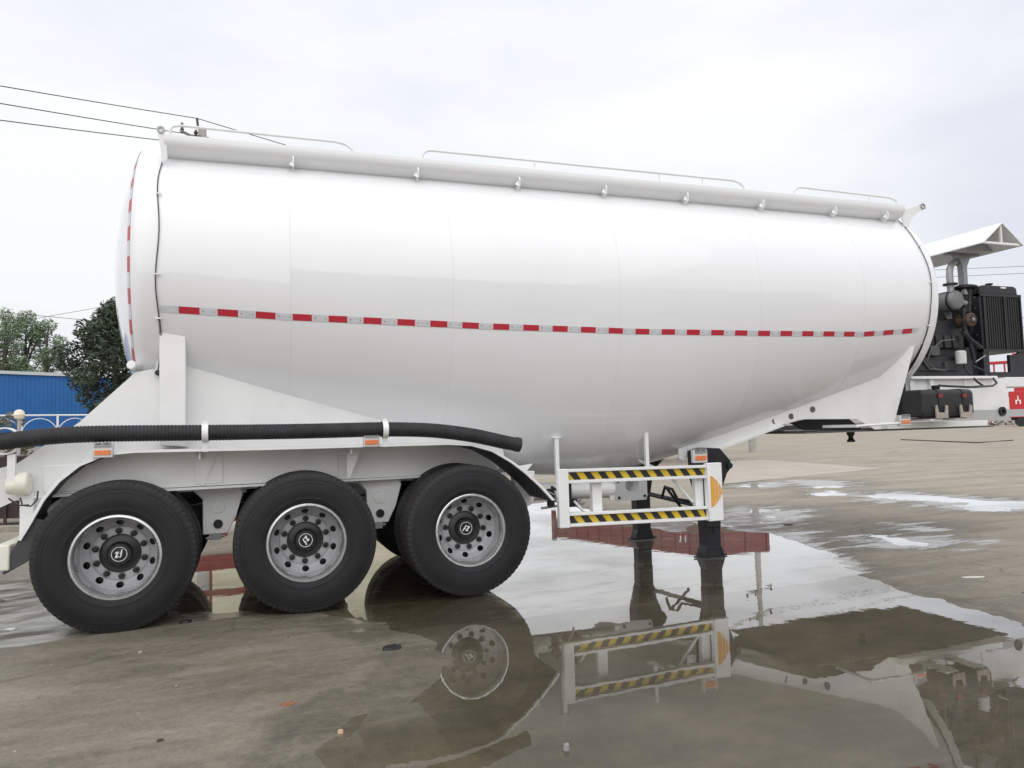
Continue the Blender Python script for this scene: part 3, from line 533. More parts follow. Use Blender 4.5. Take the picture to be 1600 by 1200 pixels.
def make_wheel(rot):
    rim = MB()
    rim.lathe([(.296, -.100), (.301, -.120), (.300, -.131), (.294, -.136), (.284, -.137), (.279, -.130), (.274, -.112), (.268, -.100), (.263, -.080), (.2625, -.045)], n=96, mi=1)
    rim.lathe([(.2625, -.045), (.260, .0), (.256, .030)], n=96)
    # cone with ten round hand holes cut through
    nh = 10; n_ = 24; ra, rb_ = .256, .196; ya, yb2 = .030, .094
    for h in range(nh):
        ac = 2*pi*h/nh+pi/2; half = pi/nh; outer = []; inner = []
        for k in range(n_):
            t2 = 2*pi*k/n_+pi/4; c_, s_ = cos(t2), sin(t2); m_ = max(abs(c_), abs(s_)); outer.append((ac+half*c_/m_, .5+.5*s_/m_)); inner.append((ac+.118*c_, .50+.34*s_))
        def mp(p, dy=0.0): r_ = ra+(rb_-ra)*p[1]; return (r_*cos(p[0]), ya+(yb2-ya)*p[1]+.006*sin(pi*p[1])+dy, r_*sin(p[0]))
        vs_ = [mp(p) for p in outer]+[mp(p) for p in inner]+[mp(p, .014) for p in inner]
        rim.add(vs_, [(k, (k+1) % n_, n_+(k+1) % n_, n_+k) for k in range(n_)]+[(n_+k, n_+(k+1) % n_, 2*n_+(k+1) % n_, 2*n_+k) for k in range(n_)])
    rim.lathe([(.196, .094), (.194, .088), (.190, .086), (.137, .086), (.135, .10)], n=72)
    rim.lathe([(.285, -.10), (.285, .30)], n=48)
    o = rim.build('wheel', [STEELR, RIMLIP], T, origin=(0, 0, 0), smooth=30)
    t = MB(); pr = make_tyre_mesh(); NT = 300; t.lathe(pr, n=NT); m_ = len(pr)
    for k in range(NT):
        if k % 4 == 0:
            for i, (r_, y_) in enumerate(pr):
                if r_ > .507 and abs(y_) > .085:
                    x_, yy_, z_ = t.v[k*m_+i]; f_ = 1-.0045/r_; t.v[k*m_+i] = (x_*f_, yy_*.985, z_*f_)
    for i_, (x_, y_, z_) in enumerate(t.v):
        if z_ < -.36:
            f_ = ((-z_-.36)/.17)**2; y_ *= 1+.045*min(1, f_); t.v[i_] = (x_, y_, max(z_, -.5295))
    ty = t.build('tyre', TYRE, o, smooth=25)
    ti = ty.copy(); COL.objects.link(ti); ti.parent = o; ti.location = (0, .335, 0); ti['label'] = 'inner tyre of the pair'
    # backing: brake drum seen through the holes
    MB().lathe([(.001, .125), (.245, .125), (.255, .14), (.255, .34)], n=40).build('brake_drum', BLACK, o)
    for k in range(10):
        a = 2*pi*(k+.5)/10+rot*0.3; cx, cz = .166*cos(a), .166*sin(a)
        MB().lathe([(.001, .062), (.011, .062), (.014, .070), (.0235, .072), (.0235, .088)], (cx, 0, cz), 10).build('wheel_nut', HUBB, o)
    hb = MB().lathe([(.136, .10), (.140, .080), (.137, .074), (.120, .066), (.088, .062), (.084, .040), (.074, .030), (.001, .027)], n=48).build('hub_cap', HUBB, o)
    em = MB(); em.lathe([(.049, .0250), (.053, .0250)], n=40); letters(em, 0, .0245, 0, .045, rot); em.build('emblem', DECAL, hb, smooth=0)
    return o
ZW = .5315
for i, x in enumerate((0, 1.31, 2.62)):
    w1 = make_wheel((radians(12), radians(-125), radians(165))[i]); w1.location = (x, -1.11, ZW)
    w2 = copy_tree(w1, T); w2.location = (x, 1.11, ZW); w2.rotation_euler = (0, 0, pi)

# mudguards --------------------------------------------------------
FP = [(-.60, .70), (-.545, .80), (-.46, .97), (-.366, 1.094), (-.24, 1.20), (-.07, 1.272), (.12, 1.285), (1.0, 1.272), (2.445, 1.262), (2.65, 1.245), (2.833, 1.19), (3.0, 1.09), (3.13, .99), (3.26, .87), (3.378, .741)]
def offs(path, d):
    out = []
    for i, p in enumerate(path):
        a = path[max(0, i-1)]; b = path[min(len(path)-1, i+1)]; tx, tz_ = b[0]-a[0], b[1]-a[1]; L = math.hypot(tx, tz_); out.append((p[0]+tz_/L*d, p[1]-tx/L*d))
    return out
for s in (-1, 1):
    up = FP; lo = offs(FP, .006)
    ys = sorted((s*1.19, s*.66))
    mb = MB(); mb.prism(up+lo[::-1], ys[0], ys[1]); md = mb.build('mudguard', WHITE2, T, smooth=30)
    for seg in (FP[:6], FP[8:]):
        a = offs(seg, .008); b = offs(seg, .020)
        MB().prism(a+b[::-1], ys[0]+.001, ys[1]-.001).build('shade_liner', DARKPL, md, smooth=30)  # dark plastic layer; its grey-black also paints the shade under the guard
    # turned down outer lip
    lp = offs(FP, .020); MB().prism(FP+lp[::-1], s*1.19, s*1.225).build('lip', WHITE2, md, smooth=30)
    # rubber flap at the rear end
    MB().prism([(-.595, .72), (-.66, .58), (-.70, .47), (-.685, .465), (-.50, .57), (-.36, .66), (-.40, .80), (-.52, .84)], s*1.16, s*1.185).build('mud_flap', DARKPL, T, bevel=.004)
    MB().prism([(-.47, .78), (-.30, .92), (-.24, 1.02), (-.30, 1.03), (-.5, .88)], s*.90, s*.93).build('bracket', WHITE2, T)
    for x in (.54, 1.66):
        MB().prism([(x, 1.255), (x+.13, 1.255), (x+.02, .99), (x, .99)], s*.90, s*.91).box(x, x+.012, *sorted((s*.7, s*1.15)), 1.20, 1.262).build('bracket', WHITE2, T)
    # arrow shaped end gusset
    MB().prism([(3.13, 1.03), (3.27, 1.045), (3.20, .97)], s*1.0, s*1.01).build('bracket', WHITE2, T)
# rear bumper and posts
for s in (-1, 1):
    MB().box(-.635, -.55, s*1.0-.05, s*1.0+.05, .55, 1.0).build('bumper_post', WHITE2, T, bevel=.006)
MB().box(-.745, -.655, -1.2, 1.2, .49, .665).build('rear_bumper', CREAM, T, bevel=.01)
MB().box(-.86, -.80, -1.05, 1.05, .92, 1.16).build('rear_crossbeam', WHITE2, T, bevel=.006)
# cream side valve housing with wires
vh = MB().tube([(-.70, -1.10, 1.065), (-.62, -1.10, 1.065)], [.062, .066], 20).tube([(-.64, -1.10, 1.075), (-.56, -1.10, 1.075)], [.082, .082], 20).build('valve_housing', CREAM, T, bevel=.012)
MB().tube([(-.60, -1.17, .98), (-.58, -1.2, .93), (-.53, -1.2, .92), (-.50, -1.17, .96), (-.50, -1.15, 1.02)], .006, 6).build('cable', BLACK, vh)
MB().tube([(-.67, -1.17, .98), (-.60, -1.2, .93), (-.54, -1.2, .93)], .006, 6).build('cable', BLACK, vh)
# clamps for the hose
def clamp(x, y, z, r, leg, tilt=0):
    pts = [(x+tilt*sin(a)*r, y+r*cos(a), z+r*sin(a)) for a in np.linspace(-pi/2, 1.5*pi, 33)]
    mb = MB(); mb.grid([[(p[0]-.022, p[1], p[2]) for p in pts], [(p[0]+.022, p[1], p[2]) for p in pts]]); mb.box(x-.02, x+.02, y-.006, y+.006, z-r-leg, z-r)
    mb.box(x-.018, x+.018, y-.012, y+.012, z+r, z+r+.02); return mb.build('hose_clamp', WHITE2, T)
clamp(.59, -1.22, 1.395, .070, .07); clamp(1.925, -1.22, 1.383, .068, .07)
ringb = MB(); ringb.lathe([(.085, -.03), (.095, -.03), (.095, .04), (.085, .04)], (-.70, -1.15, 1.375), 28, 'x' if False else 'y', closed=True); ringb.box(-.685, -.635, -1.16, -1.13, 1.08, 1.285); ringb.build('hose_ring', WHITE2, T, bevel=.003)
# side marker lamps
def lamp(cx, y, cz, w=.13, h=.10):
    b_ = MB().box(cx-w/2, cx+w/2, y, y+.05, cz-h/2, cz+h/2).build('side_lamp', principled('lamp_housing', (.62, .62, .62), .3, metal=.2), T, bevel=.006)
    MB().box(cx-w*.40, cx+w*.40, y-.008, y+.002, cz-h*.30, cz+h*.05).build('amber_lens', ORNG, b_, bevel=.002)
    MB().box(cx-w*.42, cx+w*.42, y-.004, y+.001, cz+h*.22, cz+h*.60).box(cx-w*.30, cx-w*.10, y-.0065, y-.0035, cz+h*.46, cz+h*.52, 1).box(cx+w*.10, cx+w*.30, y-.0065, y-.0035, cz+h*.46, cz+h*.52, 1).build('lamp_bracket', [ALU, BLACK], b_)
lamp(-.082, -1.25, 1.287); lamp(1.815, -1.25, 1.297); lamp(4.886, -1.20, 1.05, .15, .12); lamp(7.425, -1.2, 1.325, .14, .11)
MB().tube([(6.80, -1.17, 1.285), (7.36, -1.17, 1.30)], .013, 8).box(6.78, 6.81, -1.18, -.7, 1.27, 1.30).build('lamp_arm', WHITE2, T)

# side underrun guard ---------------------------------------------
GY = -1.20
gd_ = MB().box(3.42, 3.517, GY-.03, GY+.03, .487, .995).build('guard_end_plate', WHITE2, T, bevel=.006)
ge = MB().box(4.928, 5.085, GY-.04, GY+.03, .445, .985).build('guard_end_plate', WHITE2, T, bevel=.006)
st = MB()
for a, b in ((4.952, 4.995), (5.002, 5.032), (5.039, 5.058), (5.065, 5.078)):
    f = lambda x: .15*(1-((x-4.95)/.14)**1.6) if x < 5.09 else 0
    st.add([(a, GY-.0435, .72-f(a)), (b, GY-.0435, .72-f(b)), (b, GY-.0435, .72+f(b)), (a, GY-.0435, .72+f(a))], [(0, 1, 2, 3)])
st.build('amber_sticker', AMBSTICK, ge, smooth=0)
def guard_rail(z0l, z1l, z0r, z1r, phase):
    x0, x1 = 3.518, 4.927
    def sl(a, b): return [(x0, a[0]), (x1, a[1]), (x1, b[1]), (x0, b[0])]
    L = lambda t: (z0l+(z1l-z0l)*t, z0r+(z1r-z0r)*t)
    mb = MB(); mb.prism(sl(L(0), L(.2)), GY-.02, GY+.04); mb.prism(sl(L(.8), L(1)), GY-.02, GY+.04); mb.prism(sl(L(.19), L(.81)), GY+.012, GY+.03)
    g_ = mb.build('guard_rail', WHITE2, T, bevel=.003)
    yb = GY+.0095; a = L(.24); b = L(.76)
    MB().add([(x0+.004, yb, a[0]), (x1-.004, yb, a[1]), (x1-.004, yb, b[1]), (x0+.004, yb, b[0])], [(0, 1, 2, 3)]).build('hazard_tape', YEL, g_, smooth=0)
    n = 10; pitch = (x1-x0-.01)/n; mm = MB()
    za = lambda x: a[0]+(a[1]-a[0])*(x-x0)/(x1-x0); zb_ = lambda x: b[0]+(b[1]-b[0])*(x-x0)/(x1-x0); sh = .048
    for i in range(-1, n+1):
        xa = x0+.005+phase+i*pitch; xb_ = xa+pitch*.5
        lo_, hi_ = x0+.005, x1-.005
        q = [(min(max(v, lo_), hi_), zz) for v, zz in ((xa+sh, 0), (xb_+sh, 0), (xb_, 1), (xa, 1))]
        if q[1][0]-q[0][0] < .004 and q[2][0]-q[3][0] < .004: continue
        mm.add([(v, yb-.0025, (za(v) if k == 0 else zb_(v))) for v, k in q], [(0, 1, 2, 3)])
    mm.build('hazard_stripe', BLK, g_, smooth=0)
guard_rail(.868, .992, .845, .968, .012); guard_rail(.492, .612, .458, .585, -.030)
MB().box(3.775, 3.87, GY+.045, GY+.10, .58, .90).build('guard_post', WHITE2, T, bevel=.004)
MB().box(4.84, 4.93, GY+.045, GY+.10, .55, .90).build('guard_post', WHITE2, T, bevel=.004)
for x, zt in ((3.60, 1.26), (4.55, 1.38)):
    h = MB().box(x-.018, x+.018, -.80, -.765, .90, zt).box(x-.018, x+.018, -1.15, -.80, .90, .93).build('guard_hanger', WHITE2, T)
    MB().box(x-.04, x+.04, -.81, -.70, zt, zt+.006).build('foot_pad', WHITE, h)
MB().tube([(4.62, -1.10, .86), (4.84, -1.10, .62)], .014, 8).tube([(4.62, -1.10, .88), (4.62, -.5, 1.0)], .014, 8).build('guard_brace', WHITE2, T)
MB().tube([(3.62, -1.10, .70), (3.75, -1.10, .56), (3.78, -1.0, .5)], .012, 8).build('guard_brace', WHITE2, T)

# discharge pipework under the belly -------------------------------
for xh in (3.0, 4.45):
    mb = MB(); mb.lathe([(.30, 1.0), (.14, .80), (.14, .74), (.001, .74)], (xh, 0, 0), 32, 'z'); mb.build('outlet_cone', WHITE, T)
pp = MB(); pp.tube([(2.7, -.30, .74), (3.6, -.33, .73), (4.36, -.40, .72)], .085, 20); pp.build('discharge_pipe', WHITE2, T)
# flanged bracket plate with a round hole
def holed_plate(x0, x1, z0, z1, cx, cz, r, y0, y1, n=32):
    mb = MB(); outer = []; inner = []
    for k in range(n):
        a = 2*pi*k/n+pi/4; c, s_ = cos(a), sin(a); inner.append((cx+r*c, cz+r*s_))
        t_ = min(((x1-cx) if c > 0 else (cx-x0))/max(abs(c), 1e-6), ((z1-cz) if s_ > 0 else (cz-z0))/max(abs(s_), 1e-6)); outer.append((cx+c*t_, cz+s_*t_))
    vs_ = [(x, y, z) for y in (y0, y1) for lst in (outer, inner) for x, z in lst]; fs = []
    for k in range(n):
        j = (k+1) % n
        fs += [(k, j, n+j, n+k), (2*n+k, 3*n+k, 3*n+j, 2*n+j), (k, 2*n+k, 2*n+j, j), (n+k, n+j, 3*n+j, 3*n+k)]
    return mb.add(vs_, fs)
fp_ = holed_plate(4.35, 4.725, .60, .84, 4.55, .76, .075, -.462, -.445); fl = fp_.build('flange_plate', principled('grey_white_paint', (.50, .51, .51), .4), T, smooth=20)
MB().lathe([(.078, -.44), (.078, -.25), (.001, -.25)], (4.55, 0, .76), 24).build('pipe_mouth', WHITE2, fl)
for bx, bz in ((4.39, .80), (4.69, .81), (4.40, .635), (4.69, .64)): MB().lathe([(.001, -.475), (.014, -.475), (.014, -.46)], (bx, 0, bz), 8).build('bolt', BLACK, fl)
MB().box(4.30, 4.36, -.46, -.44, .62, .70).build('flange_bracket', WHITE2, T)
vb = MB(); vb.tube([(3.78, -.62, .88), (3.78, -.62, .68)], .03, 10).box(3.70, 3.84, -.68, -.56, .60, .68); v_ = vb.build('butterfly_valve', BLACK, T, bevel=.004)
MB().tube([(3.52, -.62, .70), (3.66, -.65, .66), (3.78, -.66, .64), (3.9, -.62, .66)], .016, 8).tube([(3.50, -.60, .60), (3.75, -.62, .62), (3.95, -.6, .62)], .012, 8).tube([(3.55, -.64, .76), (3.66, -.66, .70), (3.74, -.68, .58), (3.76, -.68, .52)], .010, 8).build('valve_linkage', ALU, v_)
MB().box(3.56, 3.62, -.65, -.6, .62, .78).tube([(3.60, -.62, .80), (3.70, -.70, .72), (3.64, -.70, .60)], .014, 8).build('valve_lever', BLACK, v_)

# landing legs -----------------------------------------------------
def leg(y, face):
    mb = MB(); mb.box(5.235, 5.415, y-.075, y+.075, .30, 1.10); L = mb.build('landing_leg', BLACK, T, bevel=.008)
    MB().box(5.238, 5.412, y-.066, y+.066, .06, .32).build('inner_leg', BLACK, L, bevel=.004)
    ft = MB(); ft.prism([(5.238, .115), (5.412, .115), (5.45, .02), (5.45, .0), (5.20, .0), (5.20, .02)], y-.07, y+.07); ft.box(5.13, 5.52, y-.012, y+.012, .004, .020); ft.build('foot', BLACK, L, bevel=.004)
    gb = MB(); gb.prism([(5.17, .80), (5.16, 1.08), (5.28, 1.11), (5.43, 1.10), (5.55, .97), (5.56, .90), (5.50, .84), (5.44, .70), (5.40, .50), (5.25, .50), (5.20, .70)], y-.10, y+.10); gb.build('gearbox', BLACK, L, bevel=.01)
    MB().lathe([(.001, -.13), (.03, -.13), (.03, -.05)], (5.52, y, .92), 14).build('crank_socket', BLACK, L)
    for bz in (.30, .26): MB().lathe([(.001, -.085), (.012, -.085), (.012, -.07)], (5.33, y, bz), 8).build('bolt', BLACK, L)
    return L
leg(-.64, -1); leg(.76, 1)
MB().tube([(5.30, .70, .56), (5.30, -.58, .50)], .026, 8).build('tie_bar', BLACK, T)
MB().tube([(5.30, -.45, .54), (5.24, -.20, .55), (5.24, -.1, .65), (5.24, .05, .67), (5.24, .12, .55)], .016, 8).tube([(5.24, .02, .66), (5.3, -.25, .40)], .016, 8).build('crank_handle', BLACK, T)
MB().box(5.2, 5.45, -.50, .60, 1.06, 1.12).build('leg_mount', WHITE2, T)

# gooseneck --------------------------------------------------------
for s in (-1, 1):
    yg = lambda x, s=s: s*float(np.interp(x, [5.2, 5.8, 7.5], [.48, .55, .80]))
    yg2 = lambda x, s=s: yg(x)-s*.012
    top_ = [(7.50, 2.15), (6.9, 1.95), (6.0, 1.60), (5.1, 1.25)]
    if s < 0: bot = [(5.1, 1.0), (5.55, 1.085), (6.30, 1.315), (6.52, 1.372), (7.20, 1.358), (7.42, 1.236), (7.50, 1.236)]
    else: bot = [(5.1, 1.0), (5.55, 1.085), (6.30, 1.29), (6.6, 1.25), (7.50, 1.23)]
    gp = MB(); gp.prism(bot+top_, yg, yg2); gp_ = gp.build('gooseneck_plate', WHITE2, T, smooth=20)
    lower = [p for p in bot if p[0] < 6.35]
    MB().prism([(x, z) for x, z in lower]+[(x, z-.012) for x, z in lower[::-1]], lambda x, s=s: yg(x)+s*.05, lambda x, s=s: yg(x)-s*.06).build('bottom_flange', WHITE2, gp_)
    for xh, zh in ((6.42, 1.405), (6.68, 1.475), (6.22, 1.36)):
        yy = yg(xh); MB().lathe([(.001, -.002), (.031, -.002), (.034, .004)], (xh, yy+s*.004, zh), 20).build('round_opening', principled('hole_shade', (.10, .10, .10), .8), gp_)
    fr = MB(); gA, gB = PY(1429, 541, -1.07), PY(1396, 655, -.885); pts = [(7.50, s*.80, 1.236), (7.50, s*.80, 2.15), (gA[0], s*1.07, gA[2]), (gB[0], s*.885, 1.29)]
    q = [(x+.012, y-s*.012, z) for x, y, z in pts]; fr.add(pts+q, [(0, 1, 2, 3), (4, 5, 6, 7), (0, 1, 5, 4), (1, 2, 6, 5), (2, 3, 7, 6), (3, 0, 4, 7)]); fr.build('front_gusset', WHITE2, T, smooth=0)
    MB().prism([(7.62, 2.12), (7.93, 2.17), (7.94, 2.32), (7.90, 2.34)], s*1.03, s*1.045).build('gusset_cap', WHITE2, T)
    MB().box(7.50, 9.0, *sorted((s*.78, s*.90)), 1.236, 1.30).build('side_rail', WHITE2, T, bevel=.004)
MB().box(6.52, 9.3, -.74, .78, 1.215, 1.232).build('coupler_plate', principled('dark_grease_steel', (.10, .10, .10), .6), T)
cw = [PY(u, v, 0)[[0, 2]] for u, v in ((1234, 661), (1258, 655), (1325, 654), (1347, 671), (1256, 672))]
MB().prism([tuple(q) for q in cw], -.01, .01).build('notch_shade', principled('painted_shade', (.13, .13, .128), .6), T)  # dark sheet added in the notch to paint the far plate's shaded face
MB().lathe([(.045, 1.22), (.045, 1.18), (.028, 1.16), (.028, 1.13), (.045, 1.11), (.045, 1.09), (.001, 1.09)], (7.55, -.3, 0), 20, 'z').build('king_pin', BLACK, T)
for x in (7.78, 8.16): MB().box(x, x+.16, -1.20, -.80, 1.318, 1.335).box(x+.145, x+.16, -1.20, -.80, 1.335, 1.352).build('tray_bracket', WHITE2, T)
MB().box(9.02, 9.72, -.62, .62, 1.39, 1.80).build('nose_box', WHITE2, T, bevel=.006)
MB().box(9.05, 9.95, -.66, -.64, 1.33, 1.42).build('nose_skirt', principled('grey_frame', (.42, .43, .43), .5), T)
MB().lathe([(.02, -.685), (.055, -.685), (.055, -.66), (.001, -.66)], (9.55, 0, 1.40), 20).build('round_opening', BLACK, T)
MB().box(9.72, 10.25, -.62, .62, 1.70, 1.82).build('deck_nose', WHITE2, T, bevel=.006)
MB().box(8.12, 9.50, -.68, .66, 1.80, 1.832).build('deck_plate', WHITE, T, bevel=.004)
for y_ in (-.60, .58): MB().box(8.12, 9.02, y_, y_+.02, 1.36, 1.80).build('deck_web', WHITE2, T)
for x in (8.14, 8.45): MB().box(x, x+.06, -.64, -.60, 1.36, 1.80).build('deck_stiffener', WHITE2, T)

# fuel tank with straps
def rounded(x0, x1, y0, y1, z0, z1, r, n=6):
    pts = []
    for cx, cz, a0 in ((y1-r, z1-r, 0), (y0+r, z1-r, pi/2), (y0+r, z0+r, pi), (y1-r, z0+r, 1.5*pi)):
        for k in range(n+1): a = a0+pi/2*k/n; pts.append((cx+r*cos(a), cz+r*sin(a)))
    return MB().xprism(pts, x0, x1)
FX0, FX1 = PY(1406, 630, -.92)[0], PY(1522, 630, -1.22)[0]
ft = rounded(FX0, FX1, -1.22, -.90, 1.355, 1.650, .055).build('fuel_tank', principled('fuel_tank_black', (.022, .023, .026), .5, var=.3, vscale=4, spec=.4), T, bevel=.02)
for x in (PY(1469, 630, -1.24)[0], PY(1507, 630, -1.24)[0]):
    rounded(x, x+.05, -1.226, -.894, 1.349, 1.656, .058).build('strap', BLACK, ft)
    MB().prism([(x-.07, 1.34), (x-.075, 1.47), (x-.05, 1.48), (x-.035, 1.40), (x+.06, 1.40), (x+.075, 1.48), (x+.10, 1.47), (x+.095, 1.34)], -1.250, -1.235).build('strap_bracket', principled('faded_primer', (.40, .34, .30), .7, var=.3, vscale=30), ft)
    MB().box(x-.01, x+.05, -1.238, -1.226, 1.56, 1.60).build('strap_buckle', DRED, ft)
MB().lathe([(.04, 1.655), (.045, 1.70), (.001, 1.705)], (8.05, -1.05, 0), 16, 'z').build('filler_cap', BLACK, ft)

# diesel compressor engine ----------------------------------------
E_ = MB().box(8.30, 9.45, -.40, .40, 1.835, 2.10).prism([(8.32, 2.09), (9.42, 2.09), (9.42, 2.50), (9.30, 2.56), (8.42, 2.56), (8.32, 2.48)], -.33, .33).build('engine', ENGINE, T, bevel=.015)
MB().prism([(8.42, 2.55), (9.30, 2.55), (9.24, 2.66), (8.50, 2.66)], -.24, .24).build('valve_cover', ENGINE, E_, bevel=.02)
for k in range(6): MB().box(8.45+.14*k, 8.56+.14*k, -.40, -.32, 2.20, 2.36).build('cylinder_rib', ENGINE, E_, bevel=.01)
MB().box(8.40, 9.2, -.44, -.32, 1.92, 2.04).build('oil_sump_flange', ENGINE, E_, bevel=.008)
MB().box(8.72, 8.86, -.45, -.36, 2.10, 2.22).build('injection_pump', principled('pump_grey', (.07, .075, .07), .5), E_, bevel=.01)
MB().lathe([(.001, 1.995), (.06, 2.0), (.062, 2.02), (.062, 2.145), (.045, 2.16), (.001, 2.165)], (9.17, -.47, 0), 20, 'z').build('oil_filter', principled('filter_white', (.62, .63, .62), .4, var=.1, vscale=30), E_)
alt = MB().lathe([(.001, -.10), (.05, -.10), (.085, -.08), (.085, .08), (.001, .10)], (9.36, -.42, 2.55), 20).build('alternator', RUST, E_)
for k in range(7):
    a = 2*pi*k/7; MB().lathe([(.001, -.006), (.010, -.006), (.010, .0)], (9.36+.05*cos(a), -.525, 2.55+.05*sin(a)), 8).build('vent', BLACK, alt)
MB().lathe([(.001, -.53), (.022, -.53), (.022, -.51)], (9.36, 0, 2.55), 10).build('pulley_nut', ALU, alt)
MB().tube([(8.60, -.43, 2.42), (8.57, -.45, 2.25), (8.56, -.46, 2.05), (8.66, -.46, 1.94), (8.92, -.46, 1.92), (8.93, -.46, 2.02)], .011, 8).build('fuel_line', principled('dull_pipe', (.10, .10, .10), .5, metal=.3), E_)
MB().tube([(9.10, -.46, 2.30), (8.88, -.46, 2.28), (8.70, -.46, 2.16), (8.62, -.46, 2.02), (8.72, -.47, 1.95)], .010, 8).build('fuel_line', principled('dull_pipe', (.10, .10, .10), .5, metal=.3), E_)
MB().tube([(9.17, -.5, 1.98), (9.12, -.60, 1.88), (9.10, -.72, 1.76), (9.02, -.86, 1.70), (8.6, -1.0, 1.68), (8.1, -1.05, 1.70)], .012, 8).build('fuel_hose', BLACK, E_)
MB().tube([(9.36, -.46, 1.98), (9.46, -.60, 1.88), (9.40, -.74, 1.74), (9.15, -.88, 1.70), (8.7, -1.0, 1.68), (8.1, -1.05, 1.70)], .012, 8).build('fuel_hose', BLACK, E_)
MB().tube([(9.30, -.44, 2.70), (9.30, -.44, 2.45), (9.36, -.46, 2.25), (9.40, -.46, 2.05)], .026, 10).build('coolant_hose', BLACK, E_)
MB().tube([(9.25, -.45, 2.40), (9.36, -.48, 2.28), (9.50, -.48, 2.20)], .03, 10).build('coolant_hose', BLACK, E_)
MB().tube([(9.40, -.48, 2.02), (9.55, -.5, 2.10)], .008, 6).build('dipstick', ALU, E_)
MB().box(9.42, 9.70, -.34, .34, 1.835, 2.22).build('fan_base', ENGINE, E_, bevel=.01)
MB().lathe([(.29, 0), (.32, .0), (.32, .16), (.29, .16)], (9.55, 0, 2.50), 28, 'x', closed=True).build('fan_shroud', ENGINE, E_)
# radiator: bolted side frame and fins on the face
ra = MB().box(9.62, 9.66, -.42, .10, 2.16, 2.93).box(9.66, 10.33, -.36, .10, 2.16, 2.93).build('radiator', ENGINE, T, bevel=.006)
for k in range(16): xk = 9.665+k*.0405; MB().box(xk, xk+.020, -.425, -.37, 2.20, 2.86).build('fin', principled('fin_metal', (.032, .030, .030), .55, metal=.2), ra)
for a in (9.66, 10.02, 10.31): MB().box(a, a+.022, -.44, -.36, 2.19, 2.875).build('frame_bar', ENGINE, ra)
for z_ in (2.865, 2.158): MB().box(9.62, 10.35, -.43, -.34, z_, z_+.037).build('frame_bar', ENGINE, ra)
MB().prism([(9.62, 2.90), (10.30, 2.90), (10.29, 2.985), (10.24, 3.01), (9.70, 3.01), (9.64, 2.985)], -.42, .08).build('header_tank', ENGINE, ra, bevel=.01)
MB().lathe([(.03, 3.0), (.03, 3.04), (.045, 3.045), (.045, 3.06), (.001, 3.065)], (9.96, -.3, 0), 16, 'z').build('filler_cap', BLACK, ra)
MB().box(10.0, 10.09, -.428, -.42, 2.975, 2.995).build('plate_mark', DECAL, ra)
for y_ in (-.36, .0):
    for z_ in (2.28, 2.38, 2.72, 2.86): MB().lathe([(.001, -.008), (.009, -.008), (.009, .0)], (9.618, y_, z_), 8, 'x').build('bolt', ALU, ra)
MB().prism([(10.0, 1.835), (10.36, 1.835), (10.36, 2.20), (10.20, 2.12), (10.08, 2.12), (10.08, 1.90), (9.7, 1.90), (9.7, 1.835)], -.42, -.38).build('radiator_mount', ENGINE, ra)
MB().box(9.62, 9.72, -.42, -.2, 1.835, 2.17).build('radiator_mount', ENGINE, ra)
# air intake, muffler, exhaust
mu = MB().lathe([(.001, -.46), (.10, -.46), (.115, -.45), (.125, -.43), (.125, .40), (.001, .42)], (9.20, 0, 2.80), 28).build('muffler', principled('muffler_grey', (.20, .20, .205), .5, metal=.4, var=.2), T)
for y_ in (-.40, .32): MB().lathe([(.127, y_-.012), (.132, y_-.012), (.132, y_+.012), (.127, y_+.012)], (9.20, 0, 2.80), 28, closed=True).build('clamp_band', BLACK, mu)
MB().box(9.0, 9.4, -.2, .2, 2.60, 2.69).build('muffler_saddle', GALV, mu)
ex = MB().tube([(9.16, -.40, 2.90), (9.16, -.40, 3.02), (9.16, -.40, 3.12), (9.17, -.40, 3.20), (9.22, -.39, 3.26), (9.32, -.37, 3.30), (9.46, -.34, 3.31)], .040, 14).build('exhaust_pipe', ALU, T)
MB().lathe([(.05, 2.99), (.085, 2.99), (.085, 3.01), (.05, 3.01)], (9.16, -.40, 0), 18, 'z', closed=True).build('flange', BLACK, ex)
ai = MB().lathe([(.06, 2.66), (.07, 2.86), (.085, 2.94), (.15, 2.965), (.15, 2.985), (.10, 3.005), (.001, 3.01)], (9.44, -.36, 0), 24, 'z').build('air_intake', BLACK, T)
MB().tube([(9.50, -.36, 2.78), (9.30, -.42, 2.77)], .035, 12).build('intake_pipe', ALU, ai)
# canopy on a post over the engine
RL = dict(y0=-.95, y1=1.0)
pA, pB, pC = PY(1537, 380, -.95), PY(1565, 349, -.95), PY(1599, 383, -.95)
xr = (pA[0]+pC[0])/2; hw = (pC[0]-pA[0])/2; ze = (pA[2]+pC[2])/2; zr = pB[2]
yp = min((abs(PY(1504, 430, yy_)[0]-xr), yy_) for yy_ in np.linspace(-.7, .5, 121))[1]
CANW = principled('canopy_sheet', (.80, .80, .80), .45, var=.03)
cn = MB()
cn.prism([(xr-hw, ze), (xr, zr), (xr+hw, ze), (xr+hw, ze+.012), (xr, zr+.014), (xr-hw, ze+.012)], -.95, 1.05); cnp = cn.build('canopy', CANW, T, smooth=10)
MB().prism([(xr-hw+.03, ze+.002), (xr+hw-.03, ze+.002), (xr+hw-.03, ze+.028), (xr-hw+.03, ze+.028)], -.93, -.90).box(xr-.012, xr+.012, -.93, -.905, ze+.028, zr-.02).build('gable_frame', WHITE2, cnp)
MB().prism([(xr-hw+.04, ze+.01), (xr+hw-.04, ze+.01), (xr, zr-.02)], -.60, -.59).build('gable_panel', GALV, cnp)
